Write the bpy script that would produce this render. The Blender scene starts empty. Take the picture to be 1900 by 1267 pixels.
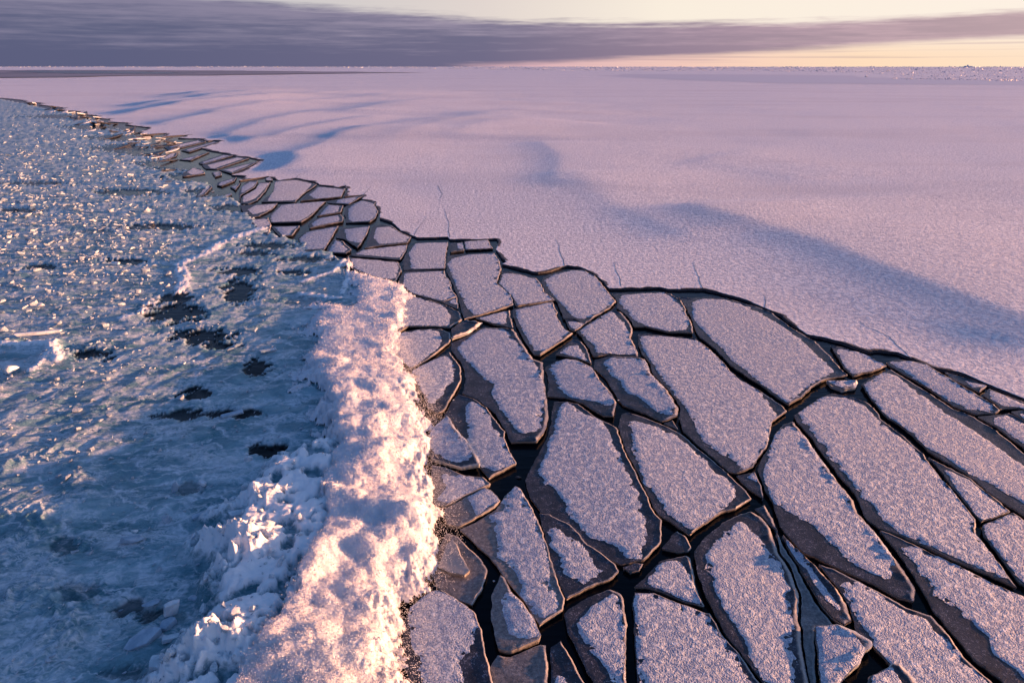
import bpy, bmesh, math, random
import numpy as np
from mathutils import Vector, Matrix
from mathutils.geometry import delaunay_2d_cdt

random.seed(7); RNG = np.random.default_rng(11)
scene = bpy.context.scene
C = scene.collection

# ---------------------------------------------------------------- camera
CAM_H = 12.0
FPX = 1267.0                       # focal length in photo pixels (24 mm on 36 mm film)
PITCH = math.atan(0.402)
cam = bpy.data.cameras.new('camera'); cam.lens = 24.0; cam.sensor_width = 36.0
cam.clip_start = 0.1; cam.clip_end = 200000.0
cam_o = bpy.data.objects.new('camera', cam); C.objects.link(cam_o)
cam_o.location = (0, 0, CAM_H); cam_o.rotation_euler = (math.pi/2 - PITCH, 0, 0)
scene.camera = cam_o

# ---------------------------------------------------------------- light
SUN_EL = math.radians(5.2); SUN_AZ = math.radians(80)      # clockwise from +Y
SUN_DIR = Vector((math.cos(SUN_EL)*math.sin(SUN_AZ), math.cos(SUN_EL)*math.cos(SUN_AZ), math.sin(SUN_EL)))
sun = bpy.data.lights.new('sun', 'SUN'); sun.energy = 4.1; sun.angle = math.radians(0.6)
sun.color = (1.0, 0.445, 0.21)
sun_o = bpy.data.objects.new('sun', sun); C.objects.link(sun_o)
sun_o.rotation_euler = SUN_DIR.to_track_quat('Z', 'Y').to_euler()
sun_o.location = (60, 20, 30)

scene.view_settings.view_transform = 'Standard'; scene.view_settings.look = 'None'
scene.view_settings.gamma = 1.0; scene.view_settings.exposure = 1.98
scene.cycles.max_bounces = 6; scene.cycles.diffuse_bounces = 3; scene.cycles.glossy_bounces = 2
scene.cycles.transmission_bounces = 2

# ---------------------------------------------------------------- sky
world = bpy.data.worlds.new('World'); scene.world = world; world.use_nodes = True
wt = world.node_tree; wt.nodes.clear()
class NT:
    """tiny node-tree writer"""
    def __init__(s, t): s.t = t
    def n(s, typ, **kw):
        nd = s.t.nodes.new(typ)
        for k, v in kw.items():
            if k == 'ins':
                for a, b in v.items():
                    if isinstance(b, bpy.types.NodeSocket): s.t.links.new(b, nd.inputs[a])
                    else: nd.inputs[a].default_value = b
            else: setattr(nd, k, v)
        return nd
    def m(s, op, a, b=0.0, c=None, clamp=False):
        nd = s.n('ShaderNodeMath', operation=op, use_clamp=clamp, ins={0: a, 1: b})
        if c is not None:
            if isinstance(c, bpy.types.NodeSocket): s.t.links.new(c, nd.inputs[2])
            else: nd.inputs[2].default_value = c
        return nd.outputs[0]
    def mix(s, f, a, b, mode='MIX'):
        nd = s.n('ShaderNodeMix', data_type='RGBA', blend_type=mode)
        for k, v in ((0, f), (6, a), (7, b)):
            if isinstance(v, bpy.types.NodeSocket): s.t.links.new(v, nd.inputs[k])
            else: nd.inputs[k].default_value = v if k == 0 else (tuple(v)+(1,) if len(v) == 3 else v)
        return nd.outputs[2]
    def ramp(s, f, stops, interp='LINEAR'):
        nd = s.n('ShaderNodeValToRGB', ins={0: f}); cr = nd.color_ramp; cr.interpolation = interp
        while len(cr.elements) < len(stops): cr.elements.new(0.5)
        for e, (p, c) in zip(cr.elements, stops):
            e.position = p; e.color = (c, c, c, 1) if isinstance(c, (int, float)) else tuple(c)+(1,)
        return nd.outputs[0]
    def smooth(s, v, a, b):
        nd = s.n('ShaderNodeMapRange', interpolation_type='SMOOTHSTEP')
        s.t.links.new(v, nd.inputs[0])
        for k, x in ((1, a), (2, b)):
            if isinstance(x, bpy.types.NodeSocket): s.t.links.new(x, nd.inputs[k])
            else: nd.inputs[k].default_value = x
        return nd.outputs[0]
    def noise(s, vec, scale, detail=3, rough=.5, **kw):
        nd = s.n('ShaderNodeTexNoise', ins={'Vector': vec, 'Scale': scale, 'Detail': detail, 'Roughness': rough})
        for k, v in kw.items(): nd.inputs[k].default_value = v
        return nd.outputs[0]

def lin(r, g, b):
    f = lambda c: (c/255/12.92 if c/255 <= .04045 else ((c/255+.055)/1.055)**2.4)
    return (f(r), f(g), f(b))

EXPO = 2**scene.view_settings.exposure
W = NT(wt)
tc = W.n('ShaderNodeTexCoord'); sep = W.n('ShaderNodeSeparateXYZ', ins={0: tc.outputs['Generated']})
X, Y, Z = sep.outputs
nish = W.n('ShaderNodeTexSky', sky_type='NISHITA', sun_disc=False, sun_elevation=SUN_EL, sun_rotation=SUN_AZ,
           altitude=0, air_density=1.0, dust_density=1.5, ozone_density=2.0)
yy = W.m('MAXIMUM', Y, 0.12)
u = W.m('DIVIDE', X, yy)                     # -0.7 .. 0.7 across the part of the sky the photo shows
rad = W.m('SQRT', W.m('ADD', W.m('MULTIPLY', X, X), W.m('MULTIPLY', Y, Y)))
t = W.m('DIVIDE', Z, W.m('MAXIMUM', rad, .05))
az = W.n('ShaderNodeMath', operation='ARCTAN2', ins={0: X, 1: Y}).outputs[0]
un = W.m('MULTIPLY_ADD', az, 0.5, 0.5, clamp=True)     # azimuth -1..1 rad -> 0..1
vec = W.n('ShaderNodeCombineXYZ', ins={0: W.m('MULTIPLY', az, 2.2), 1: W.m('MULTIPLY', t, 55.0), 2: 0.0}).outputs[0]
vec2 = W.n('ShaderNodeCombineXYZ', ins={0: W.m('MULTIPLY', az, 6.0), 1: W.m('MULTIPLY', t, 130.0), 2: 3.0}).outputs[0]
vec3 = W.n('ShaderNodeCombineXYZ', ins={0: W.m('MULTIPLY', az, 26.0), 1: W.m('MULTIPLY', t, 260.0), 2: 7.0}).outputs[0]
n1 = W.noise(vec, 1.0, 4, .55); n2 = W.noise(vec2, 1.0, 5, .6); n3 = W.noise(vec3, 1.0, 4, .6)
nn = W.m('SUBTRACT', W.m('MULTIPLY_ADD', n2, .5, W.m('MULTIPLY', n1, .5)), .5)
nn = W.m('MULTIPLY_ADD', W.m('SUBTRACT', n3, .5), .22, nn)
# clear air low down: greyish at the left, cream overhead right, peach at the horizon
clear_hi = W.ramp(un, [(0.0, lin(178,182,196)), (0.30, lin(196,196,200)), (0.48, lin(226,214,208)), (0.60, lin(250,238,222)), (0.8, lin(254,241,227)), (1.0, lin(255,245,226))])
clear_lo = W.ramp(un, [(0.0, lin(150,140,165)), (0.40, lin(190,160,178)), (0.52, lin(222,180,186)), (0.62, lin(246,205,190)), (0.72, lin(255,222,190)), (0.85, lin(255,229,202)), (1.0, lin(255,236,208))])
clear = W.mix(W.smooth(t, 0.006, 0.05), clear_lo, clear_hi)
clear = W.mix(1.0, clear, (1/EXPO,)*3, 'MULTIPLY')
hi = W.smooth(t, 0.07, 0.22)
skyc = W.mix(1.0, nish.outputs[0], W.mix(W.smooth(t, .2, .9), (0.056, 0.055, 0.080), (0.059, 0.072, 0.097)), 'MULTIPLY')
skyb = W.mix(hi, clear, skyc)
# stratus bank
top = W.ramp(un, [(0.0, .36), (0.14, .26), (0.22, .12), (0.275, .084), (0.36, .072), (0.44, .064), (0.50, .0555), (0.60, .0520), (0.75, .0535), (0.83, .0560), (1.0, .060)])
bot = W.ramp(un, [(0.0, 0.0), (0.46, 0.0), (0.52, .0045), (0.60, .0125), (0.70, .021), (0.80, .031), (1.0, .036)])
topn = W.m('MULTIPLY_ADD', nn, .038, W.m('ADD', top, .002))
m_top = W.smooth(W.m('SUBTRACT', topn, t), -0.004, 0.009)
m_bot = W.smooth(W.m('SUBTRACT', t, W.m('MULTIPLY_ADD', nn, -.016, bot)), -0.005, 0.005)
m_bot = W.m('MAXIMUM', m_bot, W.smooth(un, .50, .45))
bank = W.m('MULTIPLY', m_top, m_bot)
# thin streaks above and below the bank
sv = W.n('ShaderNodeCombineXYZ', ins={0: W.m('MULTIPLY', az, 2.6), 1: W.m('MULTIPLY', t, 210.0), 2: 9.0}).outputs[0]
st = W.smooth(W.noise(sv, 1.0, 4, .55), .50, .64)
band = W.m('MULTIPLY', W.smooth(t, .0, .010), W.smooth(t, .050, .034))
st = W.m('MULTIPLY', W.m('MULTIPLY', st, band), .38)
bank = W.m('MAXIMUM', bank, st, clamp=True)
core = W.ramp(un, [(0.0, lin(84,90,122)), (0.25, lin(90,94,126)), (0.48, lin(108,105,134)), (0.62, lin(150,130,150)), (0.78, lin(182,156,164)), (0.86, lin(198,170,174)), (1.0, lin(205,170,170))])
lite = W.ramp(un, [(0.0, lin(124,122,150)), (0.3, lin(134,128,154)), (0.5, lin(156,144,166)), (0.65, lin(190,160,175)), (0.85, lin(222,188,190)), (1.0, lin(230,196,192))])
dark = W.smooth(W.m('ADD', W.m('MULTIPLY', nn, 2.2), W.m('MULTIPLY_ADD', t, -10.0, .78)), -.05, .60)
cl = W.mix(dark, lite, core)
gapv = W.n('ShaderNodeCombineXYZ', ins={0: W.m('MULTIPLY', az, 3.0), 1: W.m('MULTIPLY', t, 80.0), 2: 21.0}).outputs[0]
gap = W.m('MULTIPLY', W.smooth(W.noise(gapv, 1.0, 4, .6), .60, .78), W.smooth(t, .012, .05))
cl = W.mix(W.m('MULTIPLY', gap, .55), cl, lite)
cl = W.mix(1.0, cl, (1/EXPO,)*3, 'MULTIPLY')
fin = W.mix(W.m('MULTIPLY', bank, W.m('MULTIPLY_ADD', gap, -.25, .97)), skyb, cl)
bg = W.n('ShaderNodeBackground', ins={0: fin, 1: 1.0})
wo = W.n('ShaderNodeOutputWorld', ins={0: bg.outputs[0]})
# ---------------------------------------------------------------- numeric helpers
def _hash(ix, iy, iz, seed):
    h = (ix.astype(np.int64)*374761393 + iy.astype(np.int64)*668265263 + iz*2147483647 + seed*974634777) & 0xffffffff
    h = ((h ^ (h >> 13))*1274126177) & 0xffffffff
    h = (h ^ (h >> 16)) & 0xffffffff
    return h
def perlin(x, y, seed=0):
    x = np.asarray(x, float); y = np.asarray(y, float)
    x0 = np.floor(x); y0 = np.floor(y); fx = x-x0; fy = y-y0
    def g(ix, iy, dx, dy):
        a = _hash(ix, iy, 0, seed)/4294967296.0*2*math.pi
        return np.cos(a)*dx + np.sin(a)*dy
    u_ = fx*fx*fx*(fx*(fx*6-15)+10); v_ = fy*fy*fy*(fy*(fy*6-15)+10)
    a = g(x0, y0, fx, fy); b = g(x0+1, y0, fx-1, fy); c = g(x0, y0+1, fx, fy-1); d = g(x0+1, y0+1, fx-1, fy-1)
    return (a + u_*(b-a) + v_*((c + u_*(d-c)) - (a + u_*(b-a))))*1.4
def fbm(x, y, seed=0, octv=4, gain=.5, lac=2.03):
    s = 0; a = 1.0; f = 1.0; tot = 0
    for k in range(octv):
        s = s + a*perlin(x*f+17.3*k, y*f-9.1*k, seed+k*13); tot += a; a *= gain; f *= lac
    return s/tot
def billow(x, y, seed=0, octv=3, gain=.5):
    s = 0; a = 1.0; f = 1.0; tot = 0
    for k in range(octv):
        s = s + a*(1-np.abs(perlin(x*f+7.3*k, y*f+3.1*k, seed+k*7))*2.2); tot += a; a *= gain; f *= 2.1
    return s/tot
def worley(x, y, seed=0):
    x0 = np.floor(x); y0 = np.floor(y); best = np.full(np.shape(x), 9.0)
    for i in (-1, 0, 1):
        for j in (-1, 0, 1):
            cx = x0+i; cy = y0+j
            a = _hash(cx, cy, 1, seed)/4294967296.0; b = _hash(cx, cy, 2, seed+5)/4294967296.0
            best = np.minimum(best, (cx+a-x)**2+(cy+b-y)**2)
    return np.sqrt(best)
def puff(x, y, seed=0):
    return np.sqrt(np.clip(1-(worley(x, y, seed)/1.05)**2, 0, 1))
def sstep(a, b, x):
    t_ = np.clip((x-a)/(b-a), 0, 1); return t_*t_*(3-2*t_)
CP, SP = math.cos(PITCH), math.sin(PITCH)
def unproj(p, h=0.0):
    """photo pixel -> point of the sea surface"""
    p = np.asarray(p, float).reshape(-1, 2)
    dx = (p[:, 0]-950)/FPX; dy = (633.5-p[:, 1])/FPX
    wy = CP + dy*SP; wz = -SP + dy*CP
    k = (CAM_H-h)/-np.minimum(wz, -1e-5)
    return np.stack([dx*k, wy*k], 1)
def seg_dist(P, L, closed=False):
    """distance and signed side (+ = right of the line) from points P to polyline L, and the parameter along it"""
    L = np.asarray(L, float)
    A = L if closed else L[:-1]; B = np.roll(L, -1, 0) if closed else L[1:]
    best = np.full(len(P), 1e18); side = np.zeros(len(P)); par = np.zeros(len(P)); near = np.zeros((len(P), 2))
    for i in range(len(A)):
        d = B[i]-A[i]; l2 = max(d@d, 1e-12)
        w = P-A[i]; t_ = np.clip((w@d)/l2, 0, 1)
        q = w - t_[:, None]*d; dd = q[:, 0]**2+q[:, 1]**2
        m_ = dd < best
        best[m_] = dd[m_]; side[m_] = (d[1]*w[m_, 0]-d[0]*w[m_, 1])
        par[m_] = (i+t_[m_])/len(A); near[m_] = A[i]+t_[m_, None]*d
    return np.sqrt(best), np.sign(side), par, near
def inside(P, L):
    x, y = P[:, 0], P[:, 1]; c = np.zeros(len(P), bool); n = len(L)
    for i in range(n):
        x1, y1 = L[i]; x2, y2 = L[(i+1) % n]
        if y1 == y2: continue
        m_ = ((y1 > y) != (y2 > y)) & (x < (x2-x1)*(y-y1)/(y2-y1)+x1)
        c ^= m_
    return c
def resample(L, step, closed=True):
    L = np.asarray(L, float); out = []
    n = len(L)
    for i in range(n if closed else n-1):
        a = L[i]; b = L[(i+1) % n]; d = np.linalg.norm(b-a); k = max(1, int(round(d/step)))
        for j in range(k): out.append(a+(b-a)*j/k)
    if not closed: out.append(L[-1])
    return np.array(out)
def chaikin(L, closed=True, w=.2):
    L = np.asarray(L, float); out = []; n = len(L)
    for i in range(n):
        a = L[i]; b = L[(i+1) % n]; out += [a*(1-w)+b*w, a*w+b*(1-w)]
    return np.array(out)
def area(L):
    x, y = L[:, 0], L[:, 1]; return .5*np.sum(x*np.roll(y, -1)-np.roll(x, -1)*y)
def inset(L, g):
    if area(L) < 0: L = L[::-1]
    a = L-np.roll(L, 1, 0); b = np.roll(L, -1, 0)-L
    na = np.stack([-a[:, 1], a[:, 0]], 1); nb = np.stack([-b[:, 1], b[:, 0]], 1)
    na /= np.linalg.norm(na, axis=1)[:, None]+1e-9; nb /= np.linalg.norm(nb, axis=1)[:, None]+1e-9
    n_ = na+nb; n_ /= np.maximum(np.linalg.norm(n_, axis=1)[:, None], .5)
    return L+n_*g

# ---------------------------------------------------------------- mesh helpers
def make_mesh(name, V, F, attrs=None, smooth=True):
    """V (n,3) array, F list of tuples or (m,k) array"""
    me = bpy.data.meshes.new(name)
    V = np.asarray(V, np.float32)
    if isinstance(F, np.ndarray):
        k = F.shape[1]; n = len(F)
        me.vertices.add(len(V)); me.vertices.foreach_set('co', V.ravel())
        me.loops.add(n*k); me.loops.foreach_set('vertex_index', F.astype(np.int32).ravel())
        me.polygons.add(n); me.polygons.foreach_set('loop_start', np.arange(0, n*k, k, dtype=np.int32))
        me.polygons.foreach_set('loop_total', np.full(n, k, np.int32))
        me.update(calc_edges=True)
    else:
        me.from_pydata(V.tolist(), [], F); me.update()
    for a, v in (attrs or {}).items():
        at = me.attributes.new(a, 'FLOAT', 'POINT'); at.data.foreach_set('value', np.asarray(v, np.float32))
    if smooth: me.polygons.foreach_set('use_smooth', np.ones(len(me.polygons), bool))
    return me
def link(name, me, mat=None, parent=None, loc=None):
    o = bpy.data.objects.new(name, me); C.objects.link(o)
    if mat is not None and len(me.materials) == 0: me.materials.append(mat)
    if parent is not None: o.parent = parent
    if loc is not None: o.location = loc
    return o
def tag(o, label=None, cat=None, group=None, kind=None):
    if label: o['label'] = label
    if cat: o['category'] = cat
    if group: o['group'] = group
    if kind: o['kind'] = kind
    return o
def cdt(ring, pts):
    """fill the closed ring, using the extra interior points"""
    n = len(ring)
    co = [Vector((float(a), float(b))) for a, b in ring]+[Vector((float(a), float(b))) for a, b in pts]
    ed = [(i, (i+1) % n) for i in range(n)]
    r = delaunay_2d_cdt(co, ed, [], 1, 1e-5, False)
    v = np.array([(a.x, a.y) for a in r[0]])
    f = [tuple(t_) for t_ in r[2]]
    if f:
        fa_ = np.array(f); ok = inside(v[fa_].mean(1), ring); f = [t_ for t_, k_ in zip(f, ok) if k_]
    if f:
        t0 = f[0]; a = v[list(t0)]
        if area(a) < 0: f = [t_[::-1] for t_ in f]
    return v, f

# ---------------------------------------------------------------- swell of the frozen sea
# (crest line in photo pixels, width m, height m); sun comes from the right so the left flank falls in shade
RIDGES = [
 ([(1262,376),(1330,400),(1430,428),(1540,458),(1640,500),(1760,545),(1900,598),(2100,680)], 4.7, .50),
 ([(1068,318),(1092,345),(1150,385),(1240,425),(1330,452)], 3.0, .16),
 ([(1000,262),(1040,288),(1042,310),(1030,342),(1020,352)], 3.6, .26),
 ([(840,262),(880,240),(940,228),(1010,222)], 6.0, .35),
 ([(735,262),(800,236),(900,214),(1000,204)], 7.0, .45),
 ([(455,328),(520,300),(580,278),(640,252),(700,236)], 4.2, .42),
 ([(395,272),(440,245),(500,226),(560,214),(640,206)], 4.6, .46),
 ([(290,236),(350,222),(420,208),(500,196),(600,190)], 5.6, .62),
 ([(235,216),(300,203),(380,194),(450,186),(540,180)], 6.5, 1.05),
 ([(250,202),(320,190),(420,180),(520,174)], 8, 1.1),
 ([(300,184),(400,174),(480,169)], 11, 1.1),
 ([(640,214),(720,196),(830,186)], 9.0, .9),
 ([(560,182),(660,172),(760,168)], 13.0, 1.1),
 ([(330,178),(420,171.5),(520,168)], 9.0, .8),
 ([(500,262),(560,243),(640,226),(720,216)], 3.4, .34),
 ([(620,264),(690,244),(770,228),(840,220)], 4.4, .36),
 ([(560,196),(650,184),(760,177)], 7.0, .6),
 ([(1270,300),(1340,306),(1420,318),(1500,335)], 5.0, .12),
]
RW = []
for l, w, a in RIDGES:
    l = resample(unproj(l), 3.0, False); d_ = l[-1]-l[0]
    if d_[1]*math.sin(SUN_AZ)-d_[0]*math.cos(SUN_AZ) < 0: l = l[::-1]      # right of the line = towards the sun
    RW.append((l, w, a))
def swell(P):
    z = np.zeros(len(P))
    far = np.linalg.norm(P, axis=1)
    for L, w, a in RW:
        lo = L.min(0)-12*w; hi = L.max(0)+12*w
        m_ = (P[:, 0] > lo[0]) & (P[:, 0] < hi[0]) & (P[:, 1] > lo[1]) & (P[:, 1] < hi[1])
        if not m_.any(): continue
        Q = P[m_]; d, s, t_, _ = seg_dist(Q, L)
        fade = sstep(0, .10, t_)*sstep(0, .10, 1-t_)
        s_ = d*s                                   # >0 on the sunlit side
        q = np.abs(s_)
        z[m_] += a*np.where(s_ > 0, np.exp(-(q/(4.5*w))**2), np.exp(-(q/w)**1.35))*fade
    z += .16*fbm(P[:, 0]/23, P[:, 1]/31, 5, 2)*sstep(30, 70, far)*sstep(500, 300, far)
    return z
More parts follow.
